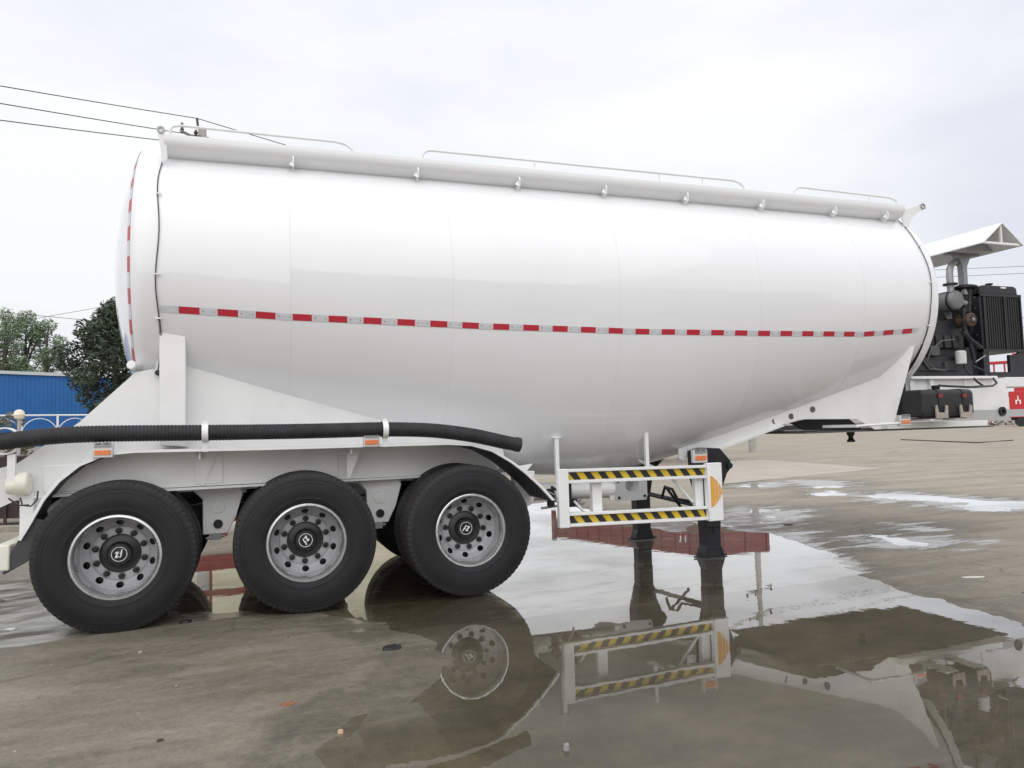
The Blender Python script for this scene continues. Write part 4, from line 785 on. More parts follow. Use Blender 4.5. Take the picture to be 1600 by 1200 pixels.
MB().prism([(xr-.12, ze), (xr+.12, ze), (xr+.035, ze-.16), (xr+.032, 2.88), (xr-.032, 2.88), (xr-.035, ze-.16)], yp-.04, yp+.04).box(xr-hw+.06, xr+hw-.06, yp-.03, yp+.03, ze-.01, ze+.02).build('canopy_post', GALV, T)

# ------------------------------------------------------------------ corrugated hose lying in the clamps
hp = [(-1.35, -1.02, 1.33), (-1.05, -1.12, 1.345), (-.70, -1.16, 1.375), (-.40, -1.2, 1.402), (-.1, -1.22, 1.408), (.3, -1.22, 1.402), (.59, -1.22, 1.396), (1.2, -1.22, 1.388), (1.6, -1.22, 1.386), (1.925, -1.22, 1.384), (2.3, -1.22, 1.365), (2.65, -1.22, 1.315), (2.95, -1.22, 1.245), (3.06, -1.22, 1.222)]
hx = np.array(hp); tt = np.linspace(0, len(hp)-1, 720); pts = []
def cr_(P, t):
    i = min(int(t), len(P)-2); f = t-i; p0, p1, p2, p3 = P[max(i-1, 0)], P[i], P[i+1], P[min(i+2, len(P)-1)]
    return .5*((2*p1)+(-p0+p2)*f+(2*p0-5*p1+4*p2-p3)*f*f+(-p0+3*p1-3*p2+p3)*f**3)
pp_ = np.array([cr_(hx, t) for t in tt]); sarc = np.concatenate([[0], np.cumsum(np.linalg.norm(np.diff(pp_, axis=0), axis=1))])
S = np.linspace(0, sarc[-1], 1100); PP = np.stack([np.interp(S, sarc, pp_[:, k]) for k in range(3)], 1)
rad = [.0585+.0022*cos(2*pi*s/.0235) for s in S]
hs = MB(); hs.tube([tuple(p) for p in PP], rad, 22, caps=False)
hose = hs.build('hose', RUBBER_H, smooth=60, origin=(0.8, -1.22, 1.33))
tag(hose, 'long black corrugated discharge hose lying in white clamps along the mudguard', 'hose')
e0, e1 = Vector(PP[-1]), Vector(PP[-6]); dd = (e0-e1).normalized()
MB().tube([e0-dd*.03, e0-dd*.02, e0+dd*.015, e0+dd*.02], [.056, .063, .063, .054], 22).build('hose_end', RUBBER_H, hose)

# ------------------------------------------------------------------ things standing behind the trailer
# red steel rack close behind (mostly seen in the water)
a = PG(345, 838); ux, uy = a[0], a[1]
RK = empty('steel_rack', (ux, uy, 0), 'red welded steel rack standing behind the rear wheels of the tanker', 'steel rack')
MB().box(ux-1.5, ux+1.7, uy-.04, uy+.04, .20, .45).build('lower_beam', DRED, RK, bevel=.006)
MB().box(ux-1.5, ux+1.7, uy-.03, uy+.03, .72, .80).build('rail', DRED, RK)
MB().box(ux-1.5, ux+1.7, uy-.03, uy+.03, 1.08, 1.14).build('rail', DRED, RK)
for k in range(8): xk = ux-1.45+k*.44; MB().box(xk-.018, xk+.018, uy-.02, uy+.02, .45, 1.10).build('upright', DRED, RK)
for k in (ux-1.4, ux+.05, ux+1.6): MB().box(k-.035, k+.035, uy-.06, uy+.06, 0, .21).build('foot', DRED, RK)

# red tipper semi trailer further back
A_, B_, C_ = PD(1090, 660, 25.1), PD(862, 660, 29.7), PD(1190, 660, 26.4)
A_, B_, C_ = [Vector((p[0], p[1], 0)) for p in (A_, B_, C_)]
RT = empty('tipper_trailer', ((A_+B_)/2).to_tuple(), 'red high sided tipper semi trailer parked behind the tanker belly', 'tipper trailer')
D_ = B_+(C_-A_)
rt = MB(); base = [A_, B_, D_, C_]
rt.add([(p.x, p.y, 2.25) for p in base]+[(p.x, p.y, 2.98) for p in base], [(0, 1, 2, 3), (0, 1, 5, 4), (1, 2, 6, 5), (2, 3, 7, 6), (3, 0, 4, 7)]); rt.build('body', REDP, RT, smooth=0)
def along(P, Q, n, off, name, mat, z0, z1, wd):
    d = (Q-P); L = d.length; d.normalize(); nrm = Vector((d.y, -d.x, 0))
    if nrm.dot(Vector((CAM[0], CAM[1], 0))-P) < 0: nrm = -nrm
    for i in range(n+1):
        c = P+d*(L*i/n); q = [c-d*wd, c+d*wd, c+d*wd+nrm*off, c-d*wd+nrm*off]
        MB().add([(p.x, p.y, z0) for p in q]+[(p.x, p.y, z1) for p in q], [(0, 1, 2, 3), (4, 5, 6, 7), (0, 1, 5, 4), (1, 2, 6, 5), (2, 3, 7, 6), (3, 0, 4, 7)]).build(name, mat, RT, smooth=0)
along(A_, B_, 12, .04, 'rib', REDP, 2.27, 2.96, .05); along(A_, C_, 3, .04, 'rib', REDP, 2.27, 2.96, .05)
along(A_, B_, 1, .10, 'corner_post', REDP, 1.9, 3.06, .09)
dv = (B_-A_).normalized(); sv = (D_-B_)
for f in (.62, .74, .86):
    for h in (0.05, .95):
        c = A_+(B_-A_)*f+sv*h; wq = MB(); Ld = sv.normalized()*.15
        wq.tube([(c.x-Ld.x, c.y-Ld.y, .52), (c.x+Ld.x, c.y+Ld.y, .52)], .52, 28); wq.build('wheel', BLACK, RT, bevel=.03)
ch = A_+(B_-A_)*.05+sv*.3; ce = A_+(B_-A_)*.95+sv*.3
MB().tube([(ch.x, ch.y, 1.55), (ce.x, ce.y, 1.55)], .28, 4).build('chassis_beam', DRED, RT)
tx = A_+(B_-A_)*.10; nrm = Vector((dv.y, -dv.x, 0)); nrm = nrm if nrm.dot(Vector((CAM[0], CAM[1], 0))-A_) > 0 else -nrm
lt = MB()
for (a0, b0, a1, b1) in ((0, 0, .04, .22), (.04, .18, .16, .22), (.04, .08, .12, .12), (-.20, 0, -.16, .22), (-.24, .17, -.20, .21)):
    P0 = tx-dv*a0; P1 = tx-dv*a1; o_ = nrm*.012
    lt.add([(P0+o_).to_tuple()[:2]+(2.45-b1+.42 if False else 2.35+b0,), (P1+o_).to_tuple()[:2]+(2.35+b0,), (P1+o_).to_tuple()[:2]+(2.35+b1,), (P0+o_).to_tuple()[:2]+(2.35+b1,)], [(0, 1, 2, 3)])
lt.build('white_lettering', DECAL, RT, smooth=0)

# cream low building behind the wheels
bl, br = PD(300, 660, 27), PD(700, 660, 29)
CB = empty('cream_building', ((bl[0]+br[0])/2, (bl[1]+br[1])/2, 0), 'low cream walled building behind the tanker rear wheels', 'building')
d = Vector((br[0]-bl[0], br[1]-bl[1], 0)); L = d.length; d.normalize(); n_ = Vector((-d.y, d.x, 0)); q = [Vector((bl[0], bl[1], 0)), Vector((br[0], br[1], 0))]; q += [q[1]+n_*6, q[0]+n_*6]
MB().add([(p.x, p.y, 0) for p in q]+[(p.x, p.y, 5.6) for p in q], [(0, 1, 5, 4), (1, 2, 6, 5), (2, 3, 7, 6), (3, 0, 4, 7), (4, 5, 6, 7)]).build('wall', CREAMW, CB, smooth=0)
qq = [p for p in q]; MB().add([(p.x, p.y, 5.6) for p in [q[0]-d*.3-n_*.3, q[1]+d*.3-n_*.3, q[2]+d*.3+n_*.3, q[3]-d*.3+n_*.3]]+[(p.x, p.y, 5.75) for p in [q[0]-d*.3-n_*.3, q[1]+d*.3-n_*.3, q[2]+d*.3+n_*.3, q[3]-d*.3+n_*.3]], [(0, 1, 5, 4), (1, 2, 6, 5), (2, 3, 7, 6), (3, 0, 4, 7), (4, 5, 6, 7), (0, 1, 2, 3)]).build('roof', GALV, CB, smooth=0)
for k in range(3):
    c = q[0]+d*(L*(.2+.3*k))-n_*.01; e = d*.6
    f_ = MB().add([((c-e).x, (c-e).y, 1.1), ((c+e).x, (c+e).y, 1.1), ((c+e).x, (c+e).y, 2.4), ((c-e).x, (c-e).y, 2.4)], [(0, 1, 2, 3)]).build('window', principled('window_glass', (.03, .04, .05), .08), CB, smooth=0)

# blue corrugated shed at far left
p0, p1 = PD(-260, 660, 37.6), PD(215, 660, 41.5)
a, b = Vector((p0[0], p0[1], 0)), Vector((p1[0], p1[1], 0)); d = (b-a); L = d.length; d.normalize(); n_ = Vector((-d.y, d.x, 0))
zt = CAM[2]+(692-604)/FPX*40.0
SH = empty('blue_shed', ((a+b)/2).to_tuple(), 'long blue corrugated metal shed at the left edge behind the fence', 'shed')
npan = 22; pw = L/npan
for i in range(npan):
    mb = MB(); row = []; s0 = a+d*(pw*i)
    ribs = 3
    for r_ in range(ribs):
        for off, dep in ((0, 0), (.12, 0), (.16, .04), (.28, .04), (.32, 0)):
            t_ = (r_+off)/ribs*pw if False else (r_*pw/ribs+off*pw/ribs/.42*.40); p = s0+d*t_-n_*dep; row.append(p)
    row.append(s0+d*pw)
    mb.grid([[(p.x, p.y, 0) for p in row], [(p.x, p.y, zt-.02*(i % 2)) for p in row]]); mb.build('wall_panel', BLUE, SH, smooth=0)
tp = [a-n_*.12, b-n_*.12, b+n_*9, a+n_*9]
MB().add([(p.x, p.y, zt) for p in tp]+[(p.x, p.y, zt+.14) for p in tp], [(0, 1, 2, 3), (4, 5, 6, 7), (0, 1, 5, 4), (1, 2, 6, 5), (2, 3, 7, 6), (3, 0, 4, 7)]).build('roof', principled('pale_roof_edge', (.55, .58, .60), .5), SH, smooth=0)
for pa, pb_ in ((b, b+n_*9), (b+n_*9, a+n_*9), (a+n_*9, a)):
    MB().add([(pa.x, pa.y, 0), (pb_.x, pb_.y, 0), (pb_.x, pb_.y, zt), (pa.x, pa.y, zt)], [(0, 1, 2, 3)]).build('wall', BLUE, SH, smooth=0)

# fence with arched bars and a low wall
p0, p1 = PD(-160, 654, 24), PD(330, 655, 26)
a, b = Vector((p0[0], p0[1], 0)), Vector((p1[0], p1[1], 0)); d = b-a; L = d.length; d.normalize(); ztop = CAM[2]+(690-654)/FPX*24.6
n_ = Vector((-d.y, d.x, 0))
FE = empty('arched_fence', ((a+b)/2).to_tuple(), 'white metal fence with arched bars on a low wall before the blue shed', 'fence')
MB().tube([(a.x, a.y, ztop), (b.x, b.y, ztop)], .022, 8).build('top_rail', WHITE2, FE)
MB().tube([(a.x, a.y, ztop-.55), (b.x, b.y, ztop-.55)], .02, 8).build('middle_rail', WHITE2, FE)
lw = [a-n_*.1, b-n_*.1, b+n_*.1, a+n_*.1]; MB().add([(p.x, p.y, 0) for p in lw]+[(p.x, p.y, 1.25) for p in lw], [(4, 5, 6, 7), (0, 1, 5, 4), (1, 2, 6, 5), (2, 3, 7, 6), (3, 0, 4, 7)]).build('low_wall', CONC, FE, smooth=0)
nb = 9
for i in range(nb+1):
    c = a+d*(L*i/nb); MB().tube([(c.x, c.y, 0), (c.x, c.y, ztop)], .03, 8).build('post', WHITE2, FE)
    if i < nb:
        w_ = L/nb; pts = [(c+d*(w_*.5*(1-cos(t_)))) for t_ in np.linspace(0, pi, 17)]
        MB().tube([(p.x, p.y, ztop-.55+.46*sin(t_)) for p, t_ in zip(pts, np.linspace(0, pi, 17))], .013, 6).build('arch_bar', WHITE2, FE)
# dark red parts store glimpsed under the hose
p0, p1 = PD(-120, 700, 15), PD(160, 700, 16)
DS = empty('parts_bin', ((p0[0]+p1[0])/2, (p0[1]+p1[1])/2, 0), 'dark red steel bin with upright bars behind the tanker rear end', 'bin')
MB().box(p0[0], p1[0], p0[1], p0[1]+.8, .15, 1.15).build('body', principled('dark_maroon', (.035, .018, .018), .6, var=.4, vscale=4), DS, bevel=.01)
for k in range(7): xk = p0[0]+(p1[0]-p0[0])*k/6; MB().box(xk-.02, xk+.02, p0[1]-.05, p0[1]-.01, 0, 1.2).build('upright', MATS['dark_maroon'], DS)

# concrete sleepers on the ground at the left edge
for i, (v, wd, lb) in enumerate(((793, .16, 'farthest of the concrete sleepers lying at the left picture edge'), (811, .20, 'middle concrete sleeper of three at the left picture edge'), (832, .15, 'nearest concrete sleeper at the left picture edge beside the bumper'))):
    pa, pb_ = PG(-60, v+1, LVL), PG(95, v-3, LVL); d_ = Vector((pb_[0]-pa[0], pb_[1]-pa[1], 0)); n_ = Vector((-d_.y, d_.x, 0)).normalized()*wd
    q = [Vector((pa[0], pa[1], 0)), Vector((pb_[0], pb_[1], 0)), Vector((pb_[0], pb_[1], 0))+n_, Vector((pa[0], pa[1], 0))+n_]
    o_ = MB().add([(p.x, p.y, .005) for p in q]+[(p.x, p.y, .10) for p in q], [(0, 1, 2, 3), (4, 5, 6, 7), (0, 1, 5, 4), (1, 2, 6, 5), (2, 3, 7, 6), (3, 0, 4, 7)]).build('concrete_sleeper', principled('sleeper_concrete', (.30, .27, .22), .85, var=.25, vscale=6), bevel=.012, origin=(q[0].x, q[0].y, 0))
    tag(o_, lb, 'sleeper', 'concrete sleepers at the left')
# globe lamp on a slim pillar
gp_ = PD(30, 648, 22.0); GL = empty('globe_lamp', (gp_[0], gp_[1], 0), 'round cream globe lamp on a slim post by the white arched fence', 'lamp')
MB().lathe([(.001, gp_[2]+.13), (.05, gp_[2]+.12), (.10, gp_[2]+.085), (.13, gp_[2]), (.10, gp_[2]-.085), (.05, gp_[2]-.12), (.001, gp_[2]-.13)], (gp_[0], gp_[1], 0), 24, 'z').build('globe', principled('globe_glass', (.78, .72, .58), .3), GL)
MB().tube([(gp_[0], gp_[1], 0), (gp_[0], gp_[1], gp_[2]-.12)], .04, 10).build('post', CONC, GL)

# ------------------------------------------------------------------ trees and shrubs
def foliage(name, clumps, nleaf, size, mat, parent, droop=0.3, seed=1, origin=None):
    r = np.random.default_rng(seed); cs = np.array([c[:3] for c in clumps]); rs = np.array([c[3] for c in clumps]); pr = rs**2/np.sum(rs**2)
    idx = r.choice(len(clumps), nleaf, p=pr); u = r.normal(size=(nleaf, 3)); u /= np.linalg.norm(u, axis=1)[:, None]
    rad = rs[idx]*(0.45+0.6*r.random(nleaf)**0.6); c = cs[idx]+u*rad[:, None]*np.array([1, 1, .8])
    ax = r.normal(size=(nleaf, 3)); ax[:, 2] = ax[:, 2]*.5-droop; ax /= np.linalg.norm(ax, axis=1)[:, None]
    bx = np.cross(ax, r.normal(size=(nleaf, 3))); bx /= np.linalg.norm(bx, axis=1)[:, None]
    L = size*(.6+.8*r.random(nleaf))[:, None]; Wd = L*.36
    v = np.stack([c-ax*L*.5, c+bx*Wd*.5, c+ax*L*.5, c-bx*Wd*.5], 1).reshape(-1, 3)
    off = np.array(world_loc(parent)); v -= off
    f = np.arange(nleaf*4).reshape(-1, 4); me = bpy.data.meshes.new(name); me.vertices.add(len(v)); me.vertices.foreach_set('co', v.ravel()); me.loops.add(f.size); me.loops.foreach_set('vertex_index', f.ravel())
    me.polygons.add(nleaf); me.polygons.foreach_set('loop_start', np.arange(0, f.size, 4)); me.polygons.foreach_set('loop_total', np.full(nleaf, 4)); me.update()
    tone = r.random(len(clumps))[idx]*.6+r.random(nleaf)*.4; at = me.attributes.new('tone', 'FLOAT', 'POINT'); at.data.foreach_set('value', np.repeat(tone, 4))
    me.materials.append(mat); o = bpy.data.objects.new(name, me); COL.objects.link(o); o.parent = parent; return o
def tree(name, x, y, h, cw, base, nleaf, size, mat, label, seed, ncl=34, col=False):
    r = random.Random(seed); root = empty(name, (x, y, 0), label, 'tree', None); tr = MB()
    tr.tube([(x, y, 0), (x+.1, y, h*.3), (x-.05, y+.1, h*.6), (x+.05, y, h*.92)], [h*.028, h*.022, h*.014, h*.004], 10); trunk = tr.build('trunk', BARK, root)
    cl = []
    for k in range(ncl):
        z = base+(h-base)*(k+.5)/ncl; t_ = (z-base)/(h-base); prof_ = (sin(pi*min(1, t_*.82+.18))**.7) if not col else (.75 if t_ < .8 else .75*(1-(t_-.8)/.25))
        ang = r.random()*2*pi; rr = cw*prof_*(.35+.65*r.random()); px, py_ = x+rr*cos(ang), y+rr*sin(ang); rc = cw*(.20+.20*r.random())*(1 if not col else 1.1)
        cl.append((px, py_, z, rc))
        if k % 3 == 0: MB().tube([(x, y, z*.75), ((x+px)/2, (y+py_)/2, z*.9), (px, py_, z)], [h*.009, h*.006, h*.002], 6).build('limb', BARK, trunk)
    foliage('crown', cl, nleaf, size, mat, root, seed=seed); return root
dk = PD(162, 660, 30)
tree('broadleaf_tree', dk[0]+.4, dk[1], 6.0, 1.85, .7, 30000, .17, LEAF_D, 'dark drooping broadleaf tree touching the right end of the blue shed', 5, ncl=60)
specs = [(-25, 484, 56, 'tall grey green poplar at the left picture edge behind the blue shed'), (8, 489, 54, 'narrow upright grey green poplar second from left behind the blue shed'),
         (40, 492, 55, 'upright grey green poplar third from left behind the blue shed'), (72, 505, 54, 'shorter grey green poplar nearest the dark tree behind the blue shed')]
for i, (u, v, dist, lb) in enumerate(specs):
    p = PD(u, v, dist); t_ = tree('poplar_tree', p[0], p[1], p[2], 1.55, 1.5, 9000, .17, LEAF_L, lb, 20+i, ncl=34, col=True); t_['group'] = 'poplars behind the blue shed'
# shrub by the lamp
sp = PD(22, 668, 22.6); sh = empty('shrub', (sp[0], sp[1], 0), 'straggly olive green shrub beside the globe lamp', 'shrub')
MB().tube([(sp[0], sp[1], 0), (sp[0], sp[1], 1.5)], [.04, .015], 6).build('stem', BARK, sh)
foliage('leaves', [(sp[0]+random.uniform(-.75, .55), sp[1]+random.uniform(-.3, .3), random.uniform(.7, 1.95), .28) for _ in range(14)], 2600, .10, LEAF_S, sh, seed=77)

# ------------------------------------------------------------------ power poles and wires
def pole(u, v, dist, label, arms, h2=None):
    p = PD(u, v, dist); x, y, z = p; root = empty('utility_pole', (x, y, 0), label, 'utility pole', 'power poles behind the yard')
    MB().tube([(x, y, 0), (x, y, z)], [.17, .10], 14).build('shaft', CONC, root)
    for dz, L, ang in arms:
        e = Vector((cos(ang), sin(ang), 0))*L; ar = MB().tube([(x-e.x, y-e.y, z-dz), (x+e.x, y+e.y, z-dz)], .035, 6).build('crossarm', GALV, root)
        for f in (-.92, -.3, .92) if dz > .3 else (-.92, .92):
            MB().lathe([(.02, z-dz), (.05, z-dz+.05), (.03, z-dz+.09), (.055, z-dz+.14), (.02, z-dz+.22), (.001, z-dz+.22)], (x+e.x*f, y+e.y*f, 0), 10, 'z').build('insulator', principled('insulator_brown', (.06, .04, .035), .3), ar)
    return x, y, z
xa, ya, za = pole(316, 200, 20.0, 'concrete utility pole whose top shows above the rear of the tanker', [(.35, .75, .9)])
MB().tube([(xa-.1, ya, za-.02), (xa-.12, ya, za+.24)], .03, 8).build('insulator', MATS['insulator_brown'], bpy.data.objects['utility_pole'])
xb, yb_, zb2 = pole(1163, 437, 35.0, 'concrete utility pole with two crossarms mirrored in the puddle behind the landing legs', [(.7, 1.0, .4), (1.75, 1.1, .4)])
def wire(pts, label, r=.011, sag=.0):
    P = [Vector(p) for p in pts]; out = []
    for a_, b_ in zip(P[:-1], P[1:]):
        for k in range(14):
            f = k/14; q = a_.lerp(b_, f); q.z -= sag*4*f*(1-f); out.append(q)
    out.append(P[-1]); o = MB().tube(out, r, 5).build('power_line', WIRE, smooth=60, origin=tuple(P[1] if len(P) > 2 else P[0])); tag(o, label, 'power line', 'overhead power lines'); return o
wire([PD(-300, 82, 16), PD(308, 185, 20), (xb, yb_, zb2-.1), PD(2100, 560, 60)], 'uppermost of the three overhead wires at upper left running to the pole top', sag=.02)
wire([PD(-300, 110, 16), PD(322, 214, 20), (xb-1, yb_-.4, zb2-.7), PD(2100, 570, 60)], 'middle of the three overhead wires at upper left', sag=.02)
wire([PD(-300, 147, 16), PD(250, 219, 19.6), PD(340, 236, 20.5), (xb+1, yb_+.4, zb2-.7), PD(2100, 575, 60)], 'lowest of the three overhead wires at upper left', sag=.02)
wire([PD(-100, 478, 48), PD(260, 512, 44)], 'thin wire sloping over the poplars at far left', r=.014)
wire([PD(-60, 512, 48), PD(60, 497, 46), PD(260, 462, 44)], 'thin wire rising towards the dark tree at far left', r=.012)
wire([PD(1380, 425, 80), PD(1800, 408, 80)], 'upper faint wire at the right edge above the engine', r=.02)
wire([PD(1380, 437, 80), PD(1800, 418, 80)], 'lower faint wire at the right edge above the engine', r=.02)

# ------------------------------------------------------------------ far right: red lorry, rubble, low wall
c = PD(1600, 650, 100); CT = empty('red_lorry', (c[0], c[1], 0), 'red lorry with a white stripe far off at the right edge of the yard', 'lorry')
x, y = c[0], c[1]
ang = YAW+.55; ex_ = Vector((cos(-ang), sin(-ang), 0)); ey = Vector((-ex_.y, ex_.x, 0))
def ob(name, mat, a0, a1, b0, b1, z0, z1, par=CT, bev=.05):
    vs_ = [(x+ex_.x*a+ey.x*b, y+ex_.y*a+ey.y*b, z) for a in (a0, a1) for b in (b0, b1) for z in (z0, z1)]
    return MB().add(vs_, [(0,1,3,2), (4,6,7,5), (0,4,5,1), (2,3,7,6), (0,2,6,4), (1,5,7,3)]).build(name, mat, par, bevel=bev)
RB = principled('bright_red_paint', (.48, .015, .02), .35)
cab = ob('cab', RB, -1.3, 1.2, -1.2, 1.2, 1.0, 3.9); ob('windscreen', principled('cab_glass', (.05, .06, .07), .1), -1.34, -1.29, -1.05, 1.05, 2.7, 3.6, cab, .01); ob('cream_panel', CREAM, -2.2, -1.3, -1.15, 1.15, 1.6, 3.3)
for q_ in ((-.55, -.45, 2.9, 3.4), (-.75, -.62, 2.5, 2.95), (-.38, -.25, 2.5, 2.95), (-.62, -.38, 2.85, 2.95), (-.9, -.8, 1.5, 1.6), (-.6, -.5, 1.5, 1.6), (-.3, -.2, 1.5, 1.6), (0, .1, 1.5, 1.6)): ob('white_mark', DECAL, q_[0], q_[1], -1.225, -1.205, q_[2], q_[3], cab, 0)
ob('body', RB, 1.3, 9, -1.25, 1.25, 1.3, 4.4); ob('chassis', BLACK, -1.2, 9, -.5, .5, .7, 1.25)
for a_ in (-.3, 4.6, 6.2):
    for b_ in (-1.1, 1.1):
        q = Vector((x, y, 0))+ex_*a_+ey*b_; MB().tube([(q.x-ey.x*.16, q.y-ey.y*.16, .52), (q.x+ey.x*.16, q.y+ey.y*.16, .52)], .52, 20).build('wheel', BLACK, CT)
c2 = PD(1570, 600, 120); x, y = c2[0], c2[1]
CR = empty('red_machine', (x, y, 0), 'red crane like machine with lattice bars far behind the radiator', 'machine')
ob('boom', RB, -7, 8, -.3, .3, 6.0, 6.5, CR); ob('boom', RB, -7, 8, -.3, .3, 8.2, 8.6, CR); ob('mast', RB, 1, 6, -1, 1, 0, 9.5, CR)
for k in range(6): ob('lattice_bar', RB, -6+k*1.2, -5.8+k*1.2, -.2, .2, 6.4, 8.3, CR, .01)
# rubble row at the end of the yard
r = random.Random(3); rb = MB()
cols = [principled('rubble_grey', (.30, .29, .27), .9), RB, principled('rubble_white', (.65, .65, .62), .8), principled('rubble_dark', (.05, .05, .045), .9)]
for k in range(420):
    u = r.uniform(1380, 1800); p = PD(u, 655, r.uniform(112, 150)); s_ = r.uniform(.15, .55); z_ = s_*r.uniform(.4, 1.1)
    vs_ = [(p[0]+r.uniform(-s_, s_), p[1]+r.uniform(-s_, s_), zz*z_) for zz in (0, 0, 0, 0, 1, 1)]; rb.add(vs_, [(0, 1, 4), (1, 2, 5, 4), (2, 3, 5), (3, 0, 4, 5)], r.choice([0, 0, 2, 3, 3, 1, 0]))
tag(rb.build('rubble', cols, smooth=0), 'heap of rubble, scrap and red litter along the far end of the yard', 'rubble', kind='stuff')
# distant tree line and boundary wall all round the back
pts = [PD(u, 650, 190) for u in range(-1400, 2600, 60)]
bw = MB()
for a_, b_ in zip(pts[:-1], pts[1:]): bw.add([(a_[0], a_[1], 0), (b_[0], b_[1], 0), (b_[0], b_[1], 1.6), (a_[0], a_[1], 1.6), (a_[0]*1.002, a_[1]*1.002, 1.6), (b_[0]*1.002, b_[1]*1.002, 1.6)], [(0, 1, 2, 3), (3, 2, 5, 4)])
tag(bw.build('boundary_wall', CONC, smooth=0), 'long low grey boundary wall at the far side of the yard', 'wall')
ft_root = empty('distant_trees', (pts[10][0], pts[10][1], 0), 'hazy low belt of trees beyond the far boundary wall', 'trees'); 
cl = [(p[0]+random.uniform(-4, 4), p[1]+10+random.uniform(-4, 4), random.uniform(.8, 3.0), random.uniform(1.4, 2.4)) for u in range(-1400, 2600, 9) for p in [PD(u, 650, 205)]]
fo = foliage('foliage', cl, 30000, .7, leaf_material('hazy_leaves', (.10, .13, .11), (.19, .22, .19)), ft_root, seed=9)
fo.parent = None; fo.location = ft_root.location; bpy.data.objects.remove(ft_root); fo.name = 'distant_trees'; tag(fo, 'hazy low belt of trees beyond the far boundary wall', 'trees', kind='stuff')

# ------------------------------------------------------------------ yard behind the camera, mirrored in the glossy shell
WH = empty('warehouse', (16, -30, 0), 'long grey warehouse on the near side of the yard, seen only as a reflection', 'warehouse')
MB().box(2, 34, -38, -30, 0, 7.0).build('wall', principled('warehouse_grey', (.38, .38, .37), .7, var=.1), WH); MB().box(1.5, 34.5, -38.5, -29.6, 7.0, 7.4).build('roof', GALV, WH)
for k in range(3): MB().box(5+k*9, 10+k*9, -29.99, -29.9, 0, 4.5).build('roller_door', principled('door_grey', (.16, .17, .18), .6), WH)
RC = empty('red_trailer', (17, -17, 0), 'red box trailer standing behind the photographer, seen only as a reflection', 'trailer')
MB().box(12, 22, -19.3, -16.8, 1.2, 3.7).build('body', REDP, RC, bevel=.03)
for x in (13.5, 19, 20.3):
    for y_ in (-18.9, -17.1): MB().tube([(x, y_-.15, .5), (x, y_+.15, .5)], .5, 20).build('wheel', BLACK, RC)
# ------------------------------------------------------------------ litter on the ground
def scrap(name, u, v, L, W, h, mat, label, cat, rot=0, seed=0, dish_=False):
    p = PG(u, v, LVL); r = random.Random(seed); n = 14; mb = MB(); ring = []; top = []
    for k in range(n):
        a = 2*pi*k/n; f = r.uniform(.8, 1.15); dx, dy = L*f*cos(a), W*f*sin(a); dx, dy = dx*cos(rot)-dy*sin(rot), dx*sin(rot)+dy*cos(rot)
        ring.append((p[0]+dx, p[1]+dy, -.001)); top.append((p[0]+dx*.85, p[1]+dy*.85, LVL+.001+h*r.uniform(.6, 1)))
    mb.grid([ring, top], wrap=True); c_ = (p[0], p[1], LVL+.001+h*(.25 if dish_ else .95)); k0 = len(mb.v); mb.v.append(c_)
    for k in range(n): mb.f.append((n+k, n+(k+1) % n, k0)); mb.m.append(0)
    o = mb.build(name, mat, smooth=40, origin=(p[0], p[1], 0)); tag(o, label, cat); return o
RUB = principled('scrap_rubber', (.02, .02, .022), .45)
scrap('rubber_scrap', 290, 973, .05, .03, .02, RUB, 'small black rubber scrap lying between the first and second tyre', 'scrap', .2, 1)
scrap('rubber_scrap', 612, 1014, .060, .045, .022, RUB, 'black hollow rubber cup lying at the puddle edge before the middle wheel', 'scrap', .1, 2, True)
scrap('brick_chip', 450, 1100, .045, .03, .006, principled('brick_dust', (.26, .12, .07), .9, var=.3, vscale=60), 'flat reddish brick chip on the damp ground at lower left centre', 'chip', .1, 3)
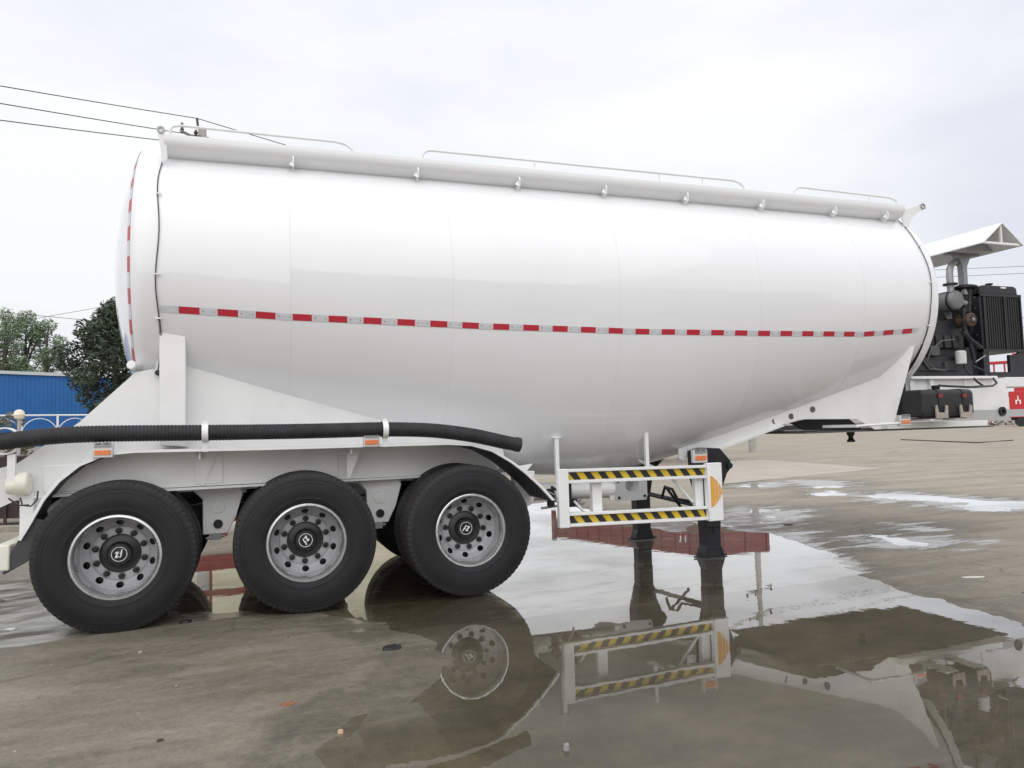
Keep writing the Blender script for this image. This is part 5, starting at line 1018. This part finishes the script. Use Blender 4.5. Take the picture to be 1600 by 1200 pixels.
scrap('wood_chip', 532, 1142, .014, .006, .006, principled('pale_wood', (.55, .42, .26), .8), 'tiny pale wood chip in the puddle edge at the bottom', 'chip', .1, 4)
scrap('pebble', 885, 1168, .014, .012, .016, principled('pebble_grey', (.25, .25, .24), .5), 'small shiny grey pebble in the water at the bottom centre', 'pebble', .1, 5)
scrap('dirt_clod', 250, 1158, .016, .010, .010, RUST, 'small dark clod on bare concrete at the bottom left', 'clod', .1, 6)
scrap('dirt_clod', 219, 1020, .014, .010, .012, principled('pale_stone', (.35, .32, .27), .8), 'little pale clod just below the rearmost tyre', 'clod', .4, 7)
scrap('wet_paper', 1520, 902, .13, .035, .003, principled('wet_paper', (.62, .60, .54), .7, var=.2, vscale=20), 'torn wet pale paper lying right of the big puddle', 'paper', -.3, 8)
scrap('metal_lid', 1232, 820, .07, .06, .015, RUB, 'small dark round lid on wet ground right of the guard', 'lid', 0, 9)
bd = [PG(u, v, LVL) for u, v in ((1408, 687.5), (1525, 692.5), (1583, 688.5))]
bs = MB().tube([(p[0], p[1], .035) for p in bd], .035, 6).build('steel_strip', RUST, origin=(bd[1][0], bd[1][1], 0)); tag(bs, 'long bent rusty strip lying far across the yard', 'steel strip')
gr = MB(); r = random.Random(12)
for k in range(520):
    x = r.uniform(-2.5, 10); y = r.uniform(-5.2, 6); s_ = r.uniform(.002, .007)*(1 if r.random() < .93 else 1.9)
    ix = int(np.clip(np.searchsorted(gx, x), 0, nx-1)); iy = int(np.clip(np.searchsorted(gy, y), 0, ny-1)); z_ = float(H[ix, iy])
    if z_ < 0.001: continue
    vs_ = [(x+s_*r.uniform(.6, 1.4)*cos(a), y+s_*r.uniform(.6, 1.4)*sin(a), z_) for a in (0, 1.3, 2.6, 3.9, 5.2)]+[(x, y, z_+s_*.9)]
    gr.add(vs_, [(i, (i+1) % 5, 5) for i in range(5)], r.choice([0, 0, 0, 1]))
tag(gr.build('grit', [MATS['rubble_dark'], principled('grit_pale', (.42, .38, .31), .8)], smooth=0), 'scattered grit and tiny stones over the wet yard', 'grit', kind='stuff')
